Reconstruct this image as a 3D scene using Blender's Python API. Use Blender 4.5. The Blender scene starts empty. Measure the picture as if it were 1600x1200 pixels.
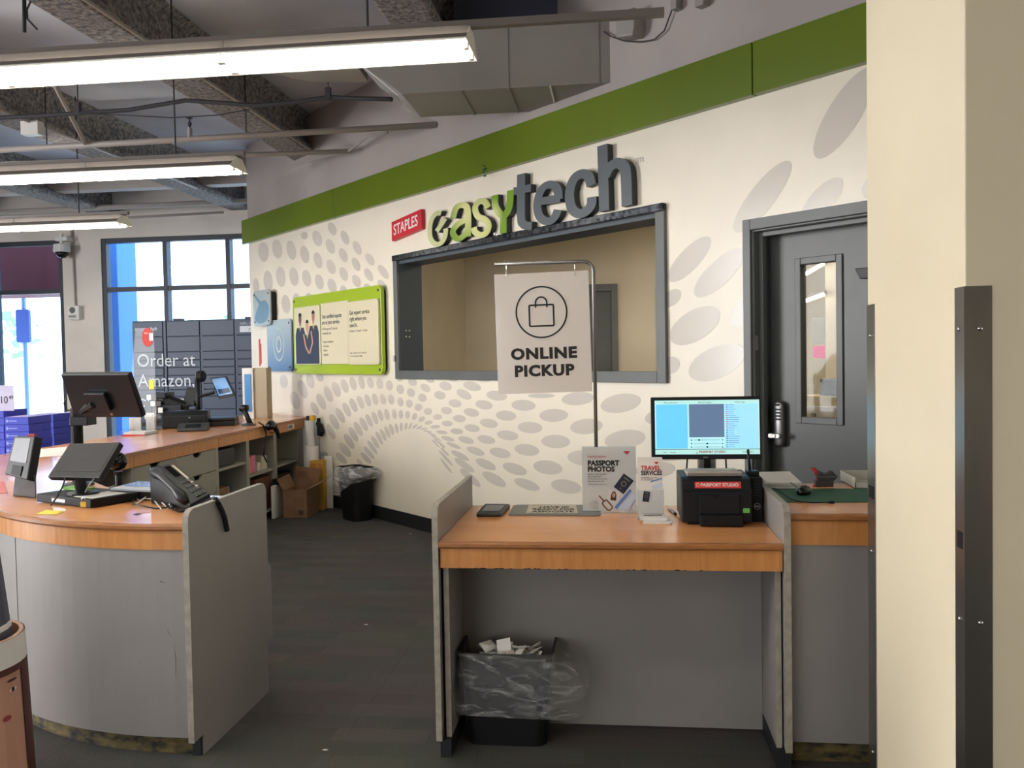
import bpy, bmesh, math, random
from mathutils import Matrix, Vector
PI = math.pi
rnd = random.Random(7)
D = bpy.data
SC = bpy.context.scene
COL = SC.collection
def lin(v):
    v /= 255.0
    return v/12.92 if v <= .04045 else ((v+.055)/1.055)**2.4
def rgb(c): return (lin(c[0]), lin(c[1]), lin(c[2]), 1)

# ---------------------------------------------------------------- camera, sky, exposure
F_PX, YAW, PITCH, ROLL, EYE = 1376.2, .11873, .0314, -.01842, 1.65
_F = Vector((-math.sin(YAW)*math.cos(PITCH), math.cos(YAW)*math.cos(PITCH), -math.sin(PITCH)))
_R0 = Vector((math.cos(YAW), math.sin(YAW), 0)); _U0 = _R0.cross(_F)
_R = math.cos(ROLL)*_R0 + math.sin(ROLL)*_U0
_U = -math.sin(ROLL)*_R0 + math.cos(ROLL)*_U0
O = Vector((0, 0, EYE))
cd = D.cameras.new('camera'); cam = D.objects.new('camera', cd); COL.objects.link(cam)
cam.matrix_world = Matrix(((_R.x, _U.x, -_F.x, 0), (_R.y, _U.y, -_F.y, 0), (_R.z, _U.z, -_F.z, EYE), (0, 0, 0, 1)))
cd.sensor_fit = 'HORIZONTAL'; cd.sensor_width = 36; cd.lens = 36*F_PX/1600; cd.clip_end = 300
SC.camera = cam
SC.view_settings.view_transform = 'Standard'; SC.view_settings.look = 'None'
SC.view_settings.gamma = 1; SC.view_settings.use_curve_mapping = False
SC.view_settings.exposure = 0.72
wd = D.worlds.new('sky'); SC.world = wd; wd.use_nodes = True
bgn = wd.node_tree.nodes['Background']
bgn.inputs[0].default_value = (.62, .80, 1, 1); bgn.inputs[1].default_value = 3.2
sl = D.lights.new('sun', 'SUN'); sl.energy = 6; sl.angle = .01; sl.color = (1, .95, .88)
so = D.objects.new('sun', sl); COL.objects.link(so); so.rotation_euler = (math.radians(38), 0, math.radians(200))
def area(name, loc, size, energy, col=(1, .93, .82), rot=(0, 0, 0), sy=None):
    l = D.lights.new(name, 'AREA'); l.energy = energy; l.color = col; l.size = size
    if sy: l.shape = 'RECTANGLE'; l.size_y = sy
    o = D.objects.new(name, l); COL.objects.link(o); o.location = loc; o.rotation_euler = rot; return o
TUBE_E = 15.0            # brightness of the fluorescent tubes
# unseen area lights added right, left and behind the camera to lift the room
area('fill_right', (4.9, .2, 1.6), 6, 80, (1, .93, .86), (0, PI/2+.15, 0), sy=2.4)
area('fill_left', (-12.3, 2.5, 1.7), 14, 1800, (.98, .98, 1), (0, -PI/2-.06, 0), sy=2.6)
area('fill_front', (-7.0, -6.3, 1.6), 10, 230, (.95, .95, 1), (PI/2+.22, 0, 0), sy=2.6)

# ---------------------------------------------------------------- measuring helpers: a pixel of the photo on a known plane -> point in the room
def ray(x, y): return _F + _R*((x-800)/F_PX) + _U*((600-y)/F_PX)
def onplane(x, y, p0, n):
    d = ray(x, y); n = Vector(n); return O + d*((Vector(p0)-O).dot(n)/d.dot(n))
def pz(x, y, z): return onplane(x, y, (0, 0, z), (0, 0, 1))
def py(x, y, Y): return onplane(x, y, (0, Y, 0), (0, 1, 0))
def px(x, y, X): return onplane(x, y, (X, 0, 0), (1, 0, 0))
R2 = math.sqrt(.5)
WO = Vector((3.175, 3.175, 0))
def wu(x, y, off=0.0):      # angled feature wall: returns (u along the wall to the right, height)
    n = Vector((-R2, -R2, 0)); p = onplane(x, y, WO+n*off, n)
    return ((p.x-p.y)*R2, p.z)
WM = Matrix.Translation(WO) @ Matrix.Rotation(-PI/4, 4, 'Z')   # local x=u, y=into wall, z=up

# ---------------------------------------------------------------- materials
_mats = {}
def mat(name, col, rough=.5, metal=0, emit=0, noise=None, bump=None, alpha=1, spec=.5, trans=0, col2=None, coat=0):
    if name in _mats: return _mats[name]
    m = D.materials.new(name); _mats[name] = m; m.use_nodes = True
    nt = m.node_tree; b = nt.nodes['Principled BSDF']
    b.inputs['Base Color'].default_value = rgb(col); b.inputs['Roughness'].default_value = rough
    b.inputs['Metallic'].default_value = metal; b.inputs['Specular IOR Level'].default_value = spec
    b.inputs['Coat Weight'].default_value = coat
    if trans: b.inputs['Transmission Weight'].default_value = trans
    if alpha < 1: b.inputs['Alpha'].default_value = alpha
    if emit:
        b.inputs['Emission Color'].default_value = rgb(col); b.inputs['Emission Strength'].default_value = emit
    if noise or bump:
        g = nt.nodes.new('ShaderNodeNewGeometry')
    if noise:
        sc, amt = noise[:2]; st = noise[2] if len(noise) > 2 else (1, 1, 1)
        mp = nt.nodes.new('ShaderNodeMapping'); mp.inputs['Scale'].default_value = st
        nt.links.new(g.outputs['Position'], mp.inputs['Vector'])
        n = nt.nodes.new('ShaderNodeTexNoise'); n.inputs['Scale'].default_value = sc; n.inputs['Detail'].default_value = 5
        nt.links.new(mp.outputs[0], n.inputs['Vector'])
        mx = nt.nodes.new('ShaderNodeMix'); mx.data_type = 'RGBA'
        c2 = col2 or tuple(max(0, v*(1-amt)) for v in col)
        mx.inputs[6].default_value = rgb(col); mx.inputs[7].default_value = rgb(c2)
        rp = nt.nodes.new('ShaderNodeMapRange'); rp.inputs[1].default_value = .35; rp.inputs[2].default_value = .65
        nt.links.new(n.outputs['Fac'], rp.inputs[0]); nt.links.new(rp.outputs[0], mx.inputs[0])
        nt.links.new(mx.outputs[2], b.inputs['Base Color'])
    if bump:
        n2 = nt.nodes.new('ShaderNodeTexNoise'); n2.inputs['Scale'].default_value = bump[0]; n2.inputs['Detail'].default_value = 4
        nt.links.new(g.outputs['Position'], n2.inputs['Vector'])
        bp = nt.nodes.new('ShaderNodeBump'); bp.inputs['Strength'].default_value = bump[1]; bp.inputs['Distance'].default_value = bump[2] if len(bump) > 2 else .01
        nt.links.new(n2.outputs['Fac'], bp.inputs['Height']); nt.links.new(bp.outputs[0], b.inputs['Normal'])
    return m
def thin_glass(name, tint=(235, 245, 255), refl=.08, rough=.02):
    if name in _mats: return _mats[name]
    m = D.materials.new(name); _mats[name] = m; m.use_nodes = True; nt = m.node_tree
    for n in list(nt.nodes): nt.nodes.remove(n)
    o = nt.nodes.new('ShaderNodeOutputMaterial'); t = nt.nodes.new('ShaderNodeBsdfTransparent'); t.inputs[0].default_value = rgb(tint)
    g = nt.nodes.new('ShaderNodeBsdfGlossy'); g.inputs['Roughness'].default_value = rough
    lw = nt.nodes.new('ShaderNodeLayerWeight'); lw.inputs[0].default_value = .5
    pw = nt.nodes.new('ShaderNodeMath'); pw.operation = 'POWER'; pw.inputs[1].default_value = 4
    ad = nt.nodes.new('ShaderNodeMath'); ad.operation = 'MULTIPLY_ADD'; ad.inputs[1].default_value = .8; ad.inputs[2].default_value = refl; ad.use_clamp = True
    nt.links.new(lw.outputs['Facing'], pw.inputs[0]); nt.links.new(pw.outputs[0], ad.inputs[0])
    mx = nt.nodes.new('ShaderNodeMixShader'); nt.links.new(ad.outputs[0], mx.inputs[0]); nt.links.new(t.outputs[0], mx.inputs[1]); nt.links.new(g.outputs[0], mx.inputs[2])
    nt.links.new(mx.outputs[0], o.inputs[0]); return m

# ---------------------------------------------------------------- mesh builder
class MB:
    def __init__(s, M=None): s.v = []; s.f = []; s.M = M or Matrix.Identity(4); s.sm = False
    def add(s, vs, fs):
        n = len(s.v); s.v += [s.M @ Vector(v) for v in vs]; s.f += [tuple(i+n for i in f) for f in fs]; return s
    def box(s, a, b, M=None):
        x0, y0, z0 = a; x1, y1, z1 = b
        vs = [Vector(p) for p in ((x0,y0,z0),(x1,y0,z0),(x1,y1,z0),(x0,y1,z0),(x0,y0,z1),(x1,y0,z1),(x1,y1,z1),(x0,y1,z1))]
        if M: vs = [M @ v for v in vs]
        return s.add(vs, [(0,3,2,1),(4,5,6,7),(0,1,5,4),(1,2,6,5),(2,3,7,6),(3,0,4,7)])
    def prism(s, poly, a, b, axis='z', M=None):
        # poly: list of 2-D points; extruded from a to b along the axis (x: poly=(y,z), y: poly=(x,z), z: poly=(x,y))
        def P(p, t):
            v = Vector({'x': (t, p[0], p[1]), 'y': (p[0], t, p[1]), 'z': (p[0], p[1], t)}[axis]); return M @ v if M else v
        n = len(poly)
        vs = [P(p, a) for p in poly] + [P(p, b) for p in poly]
        fs = [tuple(range(n-1, -1, -1)), tuple(range(n, 2*n))] + [(i, (i+1) % n, n+(i+1) % n, n+i) for i in range(n)]
        return s.add(vs, fs)
    def tube(s, pts, r, n=8, cap=True):
        pts = [Vector(p) for p in pts]; rings = []
        up = Vector((0, 0, 1)); 
        rr = r if isinstance(r, (list, tuple)) else [r]*len(pts)
        t0 = (pts[1]-pts[0]).normalized(); a = t0.cross(up)
        if a.length < 1e-3: a = t0.cross(Vector((1, 0, 0)))
        a.normalize()
        for i, p in enumerate(pts):
            t = (pts[min(i+1, len(pts)-1)]-pts[max(i-1, 0)]).normalized()
            a = (a - t*a.dot(t)); a.normalize(); b = t.cross(a)
            rings.append([p + (a*math.cos(2*PI*k/n)+b*math.sin(2*PI*k/n))*rr[i] for k in range(n)])
        vs = [v for rg in rings for v in rg]; fs = []
        for i in range(len(rings)-1):
            for k in range(n):
                fs.append((i*n+k, i*n+(k+1) % n, (i+1)*n+(k+1) % n, (i+1)*n+k))
        if cap: fs += [tuple(range(n-1, -1, -1)), tuple(range((len(rings)-1)*n, len(rings)*n))]
        return s.add(vs, fs)
    def lathe(s, prof, c=(0, 0, 0), n=20, M=None):
        vs = []; fs = []
        for r, z in prof:
            for k in range(n):
                v = Vector((c[0]+r*math.cos(2*PI*k/n), c[1]+r*math.sin(2*PI*k/n), c[2]+z)); vs.append(M @ v if M else v)
        for i in range(len(prof)-1):
            for k in range(n): fs.append((i*n+k, i*n+(k+1) % n, (i+1)*n+(k+1) % n, (i+1)*n+k))
        fs += [tuple(range(n-1, -1, -1)), tuple(range((len(prof)-1)*n, len(prof)*n))]
        return s.add(vs, fs)
    def loft(s, rings, cap=(True, True)):
        n = len(rings[0]); vs = [v for r in rings for v in r]; fs = []
        for i in range(len(rings)-1):
            for k in range(n): fs.append((i*n+k, i*n+(k+1) % n, (i+1)*n+(k+1) % n, (i+1)*n+k))
        if cap[0]: fs.append(tuple(range(n-1, -1, -1)))
        if cap[1]: fs.append(tuple(range((len(rings)-1)*n, len(rings)*n)))
        return s.add(vs, fs)
    def ribbon(s, pts, w, y0, y1, close=False):
        # flat stroke of width w in the local xz plane, between depths y0 (front) and y1
        n = len(pts); L = []; Rr = []
        for i in range(n):
            if close: a, b = pts[(i-1) % n], pts[(i+1) % n]
            else: a, b = pts[max(i-1, 0)], pts[min(i+1, n-1)]
            dx, dz = b[0]-a[0], b[1]-a[1]; l = math.hypot(dx, dz) or 1; nx, nz = -dz/l, dx/l
            wx, wz = w if isinstance(w, tuple) else (w, w); k = 2*(math.hypot(wx*nx, wz*nz) or 1); nx, nz = wx*wx*nx/k, wz*wz*nz/k
            L.append((pts[i][0]+nx, pts[i][1]+nz)); Rr.append((pts[i][0]-nx, pts[i][1]-nz))
        vs = []; fs = []
        for i in range(n):
            vs += [(L[i][0], y0, L[i][1]), (Rr[i][0], y0, Rr[i][1]), (Rr[i][0], y1, Rr[i][1]), (L[i][0], y1, L[i][1])]
        m = n if close else n-1
        for i in range(m):
            j = (i+1) % n
            for k in range(4): fs.append((i*4+k, i*4+(k+1) % 4, j*4+(k+1) % 4, j*4+k))
        if not close: fs += [(3, 2, 1, 0), ((n-1)*4, (n-1)*4+1, (n-1)*4+2, (n-1)*4+3)]
        return s.add(vs, fs)
def rrect(x0, y0, x1, y1, r, n=5):
    out = []
    for cx, cy, a0 in ((x1-r, y1-r, 0), (x0+r, y1-r, 90), (x0+r, y0+r, 180), (x1-r, y0+r, 270)):
        for k in range(n+1):
            a = math.radians(a0+90*k/n); out.append((cx+r*math.cos(a), cy+r*math.sin(a)))
    return out
def arc(cx, cz, rx, rz, a0, a1, n=16):
    return [(cx+rx*math.cos(math.radians(a0+(a1-a0)*i/n)), cz+rz*math.sin(math.radians(a0+(a1-a0)*i/n))) for i in range(n+1)]

def link(name, mesh): o = D.objects.new(name, mesh); COL.objects.link(o); return o
def setp(o, label=None, cat=None, group=None, kind=None):
    if label: o['label'] = label
    if cat: o['category'] = cat
    if group: o['group'] = group
    if kind: o['kind'] = kind
    return o
def part(T, name, mb, m, bevel=0, smooth=False, label=None, kind=None, seg=2, solid=0):
    """one mesh object; geometry given in world space unless the builder was started in the thing's own space"""
    me = D.meshes.new(name); inv = getattr(T, 'matrix_world', None)
    vs = mb.v
    W = TM.get(T.name) if T is not None else None
    if W is not None and not getattr(mb, 'local', False):
        I = W.inverted(); vs = [I @ v for v in vs]
    me.from_pydata([tuple(v) for v in vs], [], mb.f)
    bm = bmesh.new(); bm.from_mesh(me); bmesh.ops.recalc_face_normals(bm, faces=bm.faces)
    bm.to_mesh(me); bm.free()
    me.materials.append(m)
    if smooth:
        for p in me.polygons: p.use_smooth = True
    o = link(name, me)
    if T is not None: o.parent = T; TM[o.name] = W
    if solid:
        sd = o.modifiers.new('s', 'SOLIDIFY'); sd.thickness = solid; sd.offset = 0
    if bevel:
        bv = o.modifiers.new('b', 'BEVEL'); bv.width = bevel; bv.segments = seg; bv.limit_method = 'ANGLE'; bv.angle_limit = math.radians(40)
    return setp(o, label, None, None, kind)
TM = {}
def thing(name, label, cat, loc=(0, 0, 0), rz=0, group=None, kind=None):
    o = link(name, None); o.location = loc; o.rotation_euler = (0, 0, rz); o.empty_display_size = .05
    TM[o.name] = Matrix.Translation(Vector(loc)) @ Matrix.Rotation(rz, 4, 'Z')
    return setp(o, label, cat, group, kind)
def L(): m = MB(); m.local = True; return m
def solo(name, mb, m, label=None, cat=None, group=None, kind=None, **k):
    """a thing that is a single mesh; origin at its base"""
    xs = [v.x for v in mb.v]; ys = [v.y for v in mb.v]; zs = [v.z for v in mb.v]
    c = Vector(((min(xs)+max(xs))/2, (min(ys)+max(ys))/2, min(zs)))
    if kind == 'structure': c = Vector((0, 0, 0))
    mb.v = [v-c for v in mb.v]
    o = part(None, name, mb, m, **k); o.location = c; TM[o.name] = Matrix.Translation(c); return setp(o, label, cat, group, kind)
def struct(name, mb, m, **k): return solo(name, mb, m, kind='structure', **k)
def dup(T, loc, rz=None, label=None, group=None):
    r = T.copy(); COL.objects.link(r); r.location = loc
    if rz is not None: r.rotation_euler = (0, 0, rz)
    if label: r['label'] = label
    if group: r['group'] = group
    for ch in list(T.children):
        c = ch.copy(); COL.objects.link(c); c.parent = r
        for g in ch.children:
            e = g.copy(); COL.objects.link(e); e.parent = c
    return r
UP = Matrix.Rotation(PI/2, 4, 'X')       # puts text upright, facing local -y
def text(T, s, size, loc, m, name='lettering', M=None, bold=0, sx=1, ext=.0006, align='LEFT', ls=1, sp=1, rot=0):
    """flat print; loc and M are in the thing's own space; M orients the text plane (default: upright, facing -y)"""
    cu = D.curves.new(name, 'FONT'); cu.body = s; cu.size = size; cu.extrude = ext; cu.offset = bold; cu.align_x = align
    cu.space_line = ls; cu.space_character = sp; cu.resolution_u = 3
    t = D.objects.new(name, cu); COL.objects.link(t)
    bpy.context.view_layer.update()
    me = D.meshes.new_from_object(t.evaluated_get(bpy.context.evaluated_depsgraph_get()))
    D.objects.remove(t); D.curves.remove(cu)
    MM = Matrix.Translation(Vector(loc)) @ (M or UP) @ Matrix.Rotation(rot, 4, 'Z') @ Matrix.Scale(sx, 4, (1, 0, 0))
    me.transform(MM); me.materials.clear(); me.materials.append(m); me.name = name
    o = link(name, me)
    o.parent = T; return o

# ================================================================ MATERIALS
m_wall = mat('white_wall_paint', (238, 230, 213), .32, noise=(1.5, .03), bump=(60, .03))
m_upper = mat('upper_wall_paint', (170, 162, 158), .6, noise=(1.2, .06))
m_beige = mat('beige_paint', (212, 202, 180), .6, noise=(1.5, .05), bump=(80, .05))
m_cream = mat('cream_column_paint', (228, 216, 188), .55, noise=(1.1, .03), bump=(70, .05))
m_decal = mat('grey_vinyl', (206, 199, 189), .22)
m_green = mat('lime_green_laminate', (100, 120, 20), .28, noise=(.8, .08))
m_lime = mat('bright_lime', (158, 185, 34), .25)
m_frame = mat('grey_frame_paint', (98, 102, 102), .42, noise=(3, .08))
m_door = mat('door_grey_paint', (86, 89, 88), .4, noise=(2, .1), bump=(30, .03))
m_slate = mat('slate_jamb', (70, 80, 88), .5)
m_lam = mat('grey_laminate', (144, 141, 139), .45, noise=(1.6, .06), bump=(200, .02))
m_edge = mat('pale_edge_band', (164, 158, 146), .5, noise=(30, .12))
m_shelf = mat('shelf_laminate', (150, 150, 140), .5)
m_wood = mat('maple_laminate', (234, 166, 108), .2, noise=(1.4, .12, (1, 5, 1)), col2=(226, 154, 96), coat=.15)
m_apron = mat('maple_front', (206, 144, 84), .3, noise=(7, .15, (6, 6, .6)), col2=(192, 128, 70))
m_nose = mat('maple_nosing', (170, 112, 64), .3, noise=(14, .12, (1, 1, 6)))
m_black = mat('black_plastic', (15, 18, 24), .42, spec=.35)
m_black2 = mat('matte_black_plastic', (12, 13, 15), .6, spec=.3)
m_dkgrey = mat('dark_grey_plastic', (50, 52, 56), .5)
m_gloss = mat('glossy_black', (12, 13, 16), .12)
m_white = mat('white_plastic', (226, 224, 220), .4)
m_paper = mat('white_paper', (228, 226, 222), .7)
m_steel = mat('brushed_steel', (168, 166, 162), .32, metal=1, noise=(3, .15, (1, 1, .3)))
m_chrome = mat('chrome', (205, 205, 205), .12, metal=1)
m_pole = mat('grey_metal_pole', (128, 126, 124), .35, metal=.7)
m_kick = mat('kick_board_black', (20, 22, 26), .6)
m_glue = mat('glue_stained_kick', (30, 31, 26), .8, noise=(15, .3, (1, 1, 2)), col2=(116, 102, 58))
m_ceil = mat('ceiling_deck_paint', (200, 202, 214), .8, noise=(.9, .1))
m_fire = mat('fireproofed_beam', (168, 162, 156), .95, noise=(26, .35), col2=(92, 92, 98), bump=(60, .3, .02))
m_pipe = mat('painted_pipe', (168, 160, 154), .5)
m_darkpipe = mat('dark_cable', (52, 50, 54), .7)
m_duct = mat('painted_duct', (146, 142, 136), .55, noise=(1.4, .06))
m_winframe = mat('window_frame_dark', (34, 42, 56), .45)
m_red = mat('signal_red', (196, 30, 44), .4)
m_navy = mat('locker_navy', (24, 50, 82), .4)
m_navy_gap = mat('locker_frame_navy', (26, 42, 62), .5)
m_card = mat('brown_cardboard', (140, 106, 78), .8, noise=(12, .08))
m_bluebox = mat('blue_carton', (42, 56, 178), .5)
m_ink = mat('black_ink', (30, 27, 26), .7)
m_greyink = mat('grey_ink', (110, 106, 104), .7)
m_redink = mat('red_ink', (190, 36, 40), .6)
m_housing = mat('fixture_housing', (112, 104, 98), .45)
m_refl = mat('white_reflector', (238, 236, 228), .5)
m_tube = mat('lit_tube', (255, 249, 236), .5, emit=TUBE_E)
m_glass = thin_glass('window_glass', (232, 242, 252), .03)
m_acrylic = thin_glass('clear_acrylic', (250, 252, 253), .04)

# carpet: printed strips on square tiles
m_carpet = D.materials.new('carpet'); m_carpet.use_nodes = True
nt = m_carpet.node_tree; b = nt.nodes['Principled BSDF']; b.inputs['Roughness'].default_value = .95; b.inputs['Specular IOR Level'].default_value = .15
g = nt.nodes.new('ShaderNodeNewGeometry')
br = nt.nodes.new('ShaderNodeTexBrick'); br.inputs['Scale'].default_value = 1; br.inputs['Mortar Size'].default_value = 0
br.inputs['Brick Width'].default_value = .42; br.inputs['Row Height'].default_value = .135; br.offset = .37; br.offset_frequency = 2
br.inputs['Color1'].default_value = rgb((94, 92, 90)); br.inputs['Color2'].default_value = rgb((106, 103, 100)); br.inputs['Mortar'].default_value = rgb((98, 96, 94))
nt.links.new(g.outputs['Position'], br.inputs['Vector'])
n1 = nt.nodes.new('ShaderNodeTexNoise'); n1.inputs['Scale'].default_value = 130; n1.inputs['Detail'].default_value = 3
nt.links.new(g.outputs['Position'], n1.inputs['Vector'])
mp = nt.nodes.new('ShaderNodeMapping'); mp.inputs['Scale'].default_value = (1, 3, 1)
nt.links.new(g.outputs['Position'], mp.inputs[0])
n2 = nt.nodes.new('ShaderNodeTexNoise'); n2.inputs['Scale'].default_value = 1.1; n2.inputs['Detail'].default_value = 3
nt.links.new(mp.outputs[0], n2.inputs['Vector'])
mx = nt.nodes.new('ShaderNodeMix'); mx.data_type = 'RGBA'; mx.blend_type = 'MULTIPLY'; mx.inputs[0].default_value = .6
nt.links.new(br.outputs[0], mx.inputs[6]); nt.links.new(n1.outputs['Color'], mx.inputs[7])
mx2 = nt.nodes.new('ShaderNodeMix'); mx2.data_type = 'RGBA'; mx2.blend_type = 'MULTIPLY'; mx2.inputs[0].default_value = .45
nt.links.new(mx.outputs[2], mx2.inputs[6]); nt.links.new(n2.outputs['Color'], mx2.inputs[7])
gm = nt.nodes.new('ShaderNodeBrightContrast'); gm.inputs[1].default_value = .008
nt.links.new(mx2.outputs[2], gm.inputs[0]); nt.links.new(gm.outputs[0], b.inputs['Base Color'])
bp = nt.nodes.new('ShaderNodeBump'); bp.inputs['Strength'].default_value = .5; bp.inputs['Distance'].default_value = .004
nt.links.new(n1.outputs['Fac'], bp.inputs['Height']); nt.links.new(bp.outputs[0], b.inputs['Normal'])

# ================================================================ ROOM SHELL
XL, XR, YF, YB, ZC = -12.5, 5.0, -6.5, 13.2, 4.45
fl = struct('floor', MB().box((XL-.2, YF-.2, -.25), (XR+.2, YB+.2, -.012)), m_carpet)
tile = None; TS = .6
for i in range(-7, 3):
    for j in range(5, 19):
        x, y = i*TS, j*TS
        if x+y > 6.5: continue
        if tile is None:
            mb = MB(); mb.local = True
            mb.loft([[Vector((a, b_, z)) for a, b_ in ((0+k, 0+k), (TS-k, k), (TS-k, TS-k), (k, TS-k))] for z, k in ((-.012, .0002), (-.001, .0002), (0, .0006))], (True, True))
            tile = part(fl, 'carpet_tile', mb, m_carpet); tile.location = (x, y, 0)
        else:
            t = tile.copy(); COL.objects.link(t); t.location = (x, y, 0)
# rest of the carpet outside the close view
mb = MB(); mb.box((XL, YF, -.012), (-7*TS, YB, 0)); mb.box((-7*TS, YF, -.012), (XR, 5*TS, 0)); mb.box((3*TS, 5*TS, -.012), (XR, 6, 0)); mb.box((-7*TS, 19*TS, -.012), (-4, YB, 0))
part(fl, 'carpet_field', mb, m_carpet)
ceil = struct('ceiling', MB().box((XL-.2, YF-.2, ZC), (XR+.2, YB+.2, ZC+.2)), m_ceil)
bm0 = None
for X in (-3.58, -5.77, -7.96, -10.15, -1.39, .8, 3.0):
    if bm0 is None:
        mb = MB(); mb.local = True
        mb.prism([(-.17, 4.0), (.17, 4.0), (.19, 4.05), (.16, 4.1), (.07, 4.13), (.06, 4.38), (.17, ZC), (-.17, ZC), (-.06, 4.38), (-.07, 4.13), (-.16, 4.1), (-.19, 4.05)], YF, YB, 'y')
        bm0 = part(ceil, 'beam', mb, m_fire, bevel=.02, smooth=False); bm0.location = (X, 0, 0)
    else:
        t = bm0.copy(); COL.objects.link(t); t.location = (X, 0, 0)
        if X > -2: t.location.z = 0
mb = MB(); mb.box((-1.2, 6.75, 4.12), (5, 6.95, ZC)); part(ceil, 'girder', mb, mat('girder_paint', (70, 74, 92), .7))
mb = MB(); mb.box((XL, 11.6, 4.08), (5, 11.8, ZC)); part(ceil, 'girder', mb, m_pipe)
T_ = .2
# far wall with the shop windows
WZ = 3.64
wallb = MB()
for a, b_ in (((XL, YB, 0), (-11.3, YB+T_, ZC)), ((-8.78, YB, 0), (-8.12, YB+T_, ZC)), ((-3.6, YB, 0), (XR, YB+T_, ZC)), ((-11.3, YB, WZ), (-8.78, YB+T_, ZC)), ((-8.12, YB, WZ), (-3.6, YB+T_, ZC)), ((-11.3, YB, 0), (-8.78, YB+T_, .12)), ((-8.12, YB, 0), (-3.6, YB+T_, .12))):
    wallb.box(a, b_)
struct('wall_back', wallb, mat('pale_wall_paint', (228, 220, 210), .6, noise=(1.5, .05)))
struct('wall_left', MB().box((XL-.2, YF, 0), (XL, YB, ZC)), m_beige)
struct('wall_front', MB().box((XL, YF-.2, 0), (XR, YF, ZC)), m_beige)
struct('wall_right', MB().box((XR, YF, 0), (XR+.2, YB, ZC)), m_beige)
def window(n, x0, x1, mull, lab):
    T = thing('window_%d' % n, lab, 'window', ((x0+x1)/2, YB, .12)); T['kind'] = 'structure'
    f = MB(); w = .075
    f.box((x0, YB+.02, .12), (x0+w, YB+.14, WZ)); f.box((x1-w, YB+.02, .12), (x1, YB+.14, WZ))
    f.box((x0+w, YB+.02, WZ-w), (x1-w, YB+.14, WZ)); f.box((x0+w, YB+.02, .12), (x1-w, YB+.14, .22))
    part(T, 'frame', f, m_winframe, bevel=.004)
    for m in mull:
        q = MB().box((m-.035, YB+.02, .22), (m+.035, YB+.15, WZ-w)); part(T, 'mullion', q, m_winframe)
    for zt in (2.83,) + ((1.35,) if n == 2 else ()):
        xs = [x0+w]+[k for m in mull for k in (m-.035, m+.035)]+[x1-w]
        for i in range(0, len(xs), 2): part(T, 'transom', MB().box((xs[i], YB+.03, zt-.035), (xs[i+1], YB+.13, zt+.035)), m_winframe)
    xs = [x0+w]+[k for m in mull for k in (m-.035, m+.035)]+[x1-w]
    for i in range(0, len(xs), 2):
        part(T, 'pane', MB().box((xs[i], YB+.08, .22), (xs[i+1], YB+.086, WZ-w)), m_glass)
window(1, -11.3, -8.78, (-10.0,), 'tall dark-framed shop window at the far left')
window(2, -8.12, -3.6, (-7.06, -6.02, -4.98), 'tall dark-framed shop window behind the lockers')

# angled feature wall (built in its own u, depth, height space)
U0, U1 = -11.24, 1.0                     # left free end of the wall, right end
ox0, ox1, oz0, oz1 = -7.49, -4.03+.06-.06, 1.48, 2.62
dx0, dx1, dz1 = -3.32, -2.35, 2.39
TW = .24
mb = MB(WM)
mb.box((U0, 0, 0), (ox0, TW, ZC)); mb.box((ox0, 0, 0), (-4.03, TW, oz0)); mb.box((ox0, 0, oz1), (-4.03, TW, ZC))
mb.box((-4.03, 0, 0), (dx0, TW, ZC)); mb.box((dx0, 0, dz1), (dx1, TW, ZC)); mb.box((dx1, 0, 0), (U1, TW, ZC))
fw = struct('wall_angled', mb, m_wall)
# upper bare part above the band, slightly proud and darker
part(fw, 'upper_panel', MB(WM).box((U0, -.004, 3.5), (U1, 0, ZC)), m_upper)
# end cap of the wall
# mural of ellipses: flat vinyl
def E(o, s, L_):
    return [(o[0]+c[0]/s, o[1]+c[1]/s, c[2]/s, c[3]/s, c[4]) for c in L_]
ell = []
ell += E((390, 350), 6.667, [(145,290,105,52,85),(288,260,100,50,82),(435,273,103,47,79),(575,318,93,45,78),(713,378,85,42,75),(850,447,80,42,72),(982,522,75,40,70),(1113,595,68,38,66),(193,595,110,48,86),(327,550,108,48,84),(462,548,98,46,82),(595,565,88,45,80),(727,603,82,43,76),(860,645,80,43,74),(980,690,50,35,72),(572,120,40,36,80),(703,150,85,46,74),(842,232,82,42,70),(978,325,78,40,68),(1110,420,76,37,66),(1243,530,74,38,62),(1378,640,65,38,60),(862,50,72,40,68),(995,143,78,38,68),(1122,250,78,38,66),(1255,370,72,36,58),(1395,500,86,38,55),(70,650,85,32,85),(380,835,98,44,84),(490,790,70,40,84),(620,770,50,38,80),(265,880,90,35,80),(1225,660,40,36,60),(1520,755,35,14,80),(1520,900,35,14,80),(1520,1040,35,14,80)])
ell += E((430, 560), 10, [(135,360,105,62,82),(315,655,145,72,76),(430,480,150,65,72),(550,350,120,62,74),(700,290,75,55,65),(620,780,110,50,62),(720,675,135,58,66),(835,560,130,58,68),(957,485,122,60,70),(1087,430,112,55,72),(1217,392,108,53,74),(1350,378,105,50,76),(925,990,135,55,62),(1020,890,128,52,62),(1120,800,122,50,64),(1225,730,115,50,66),(1335,685,108,47,68)])
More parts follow.
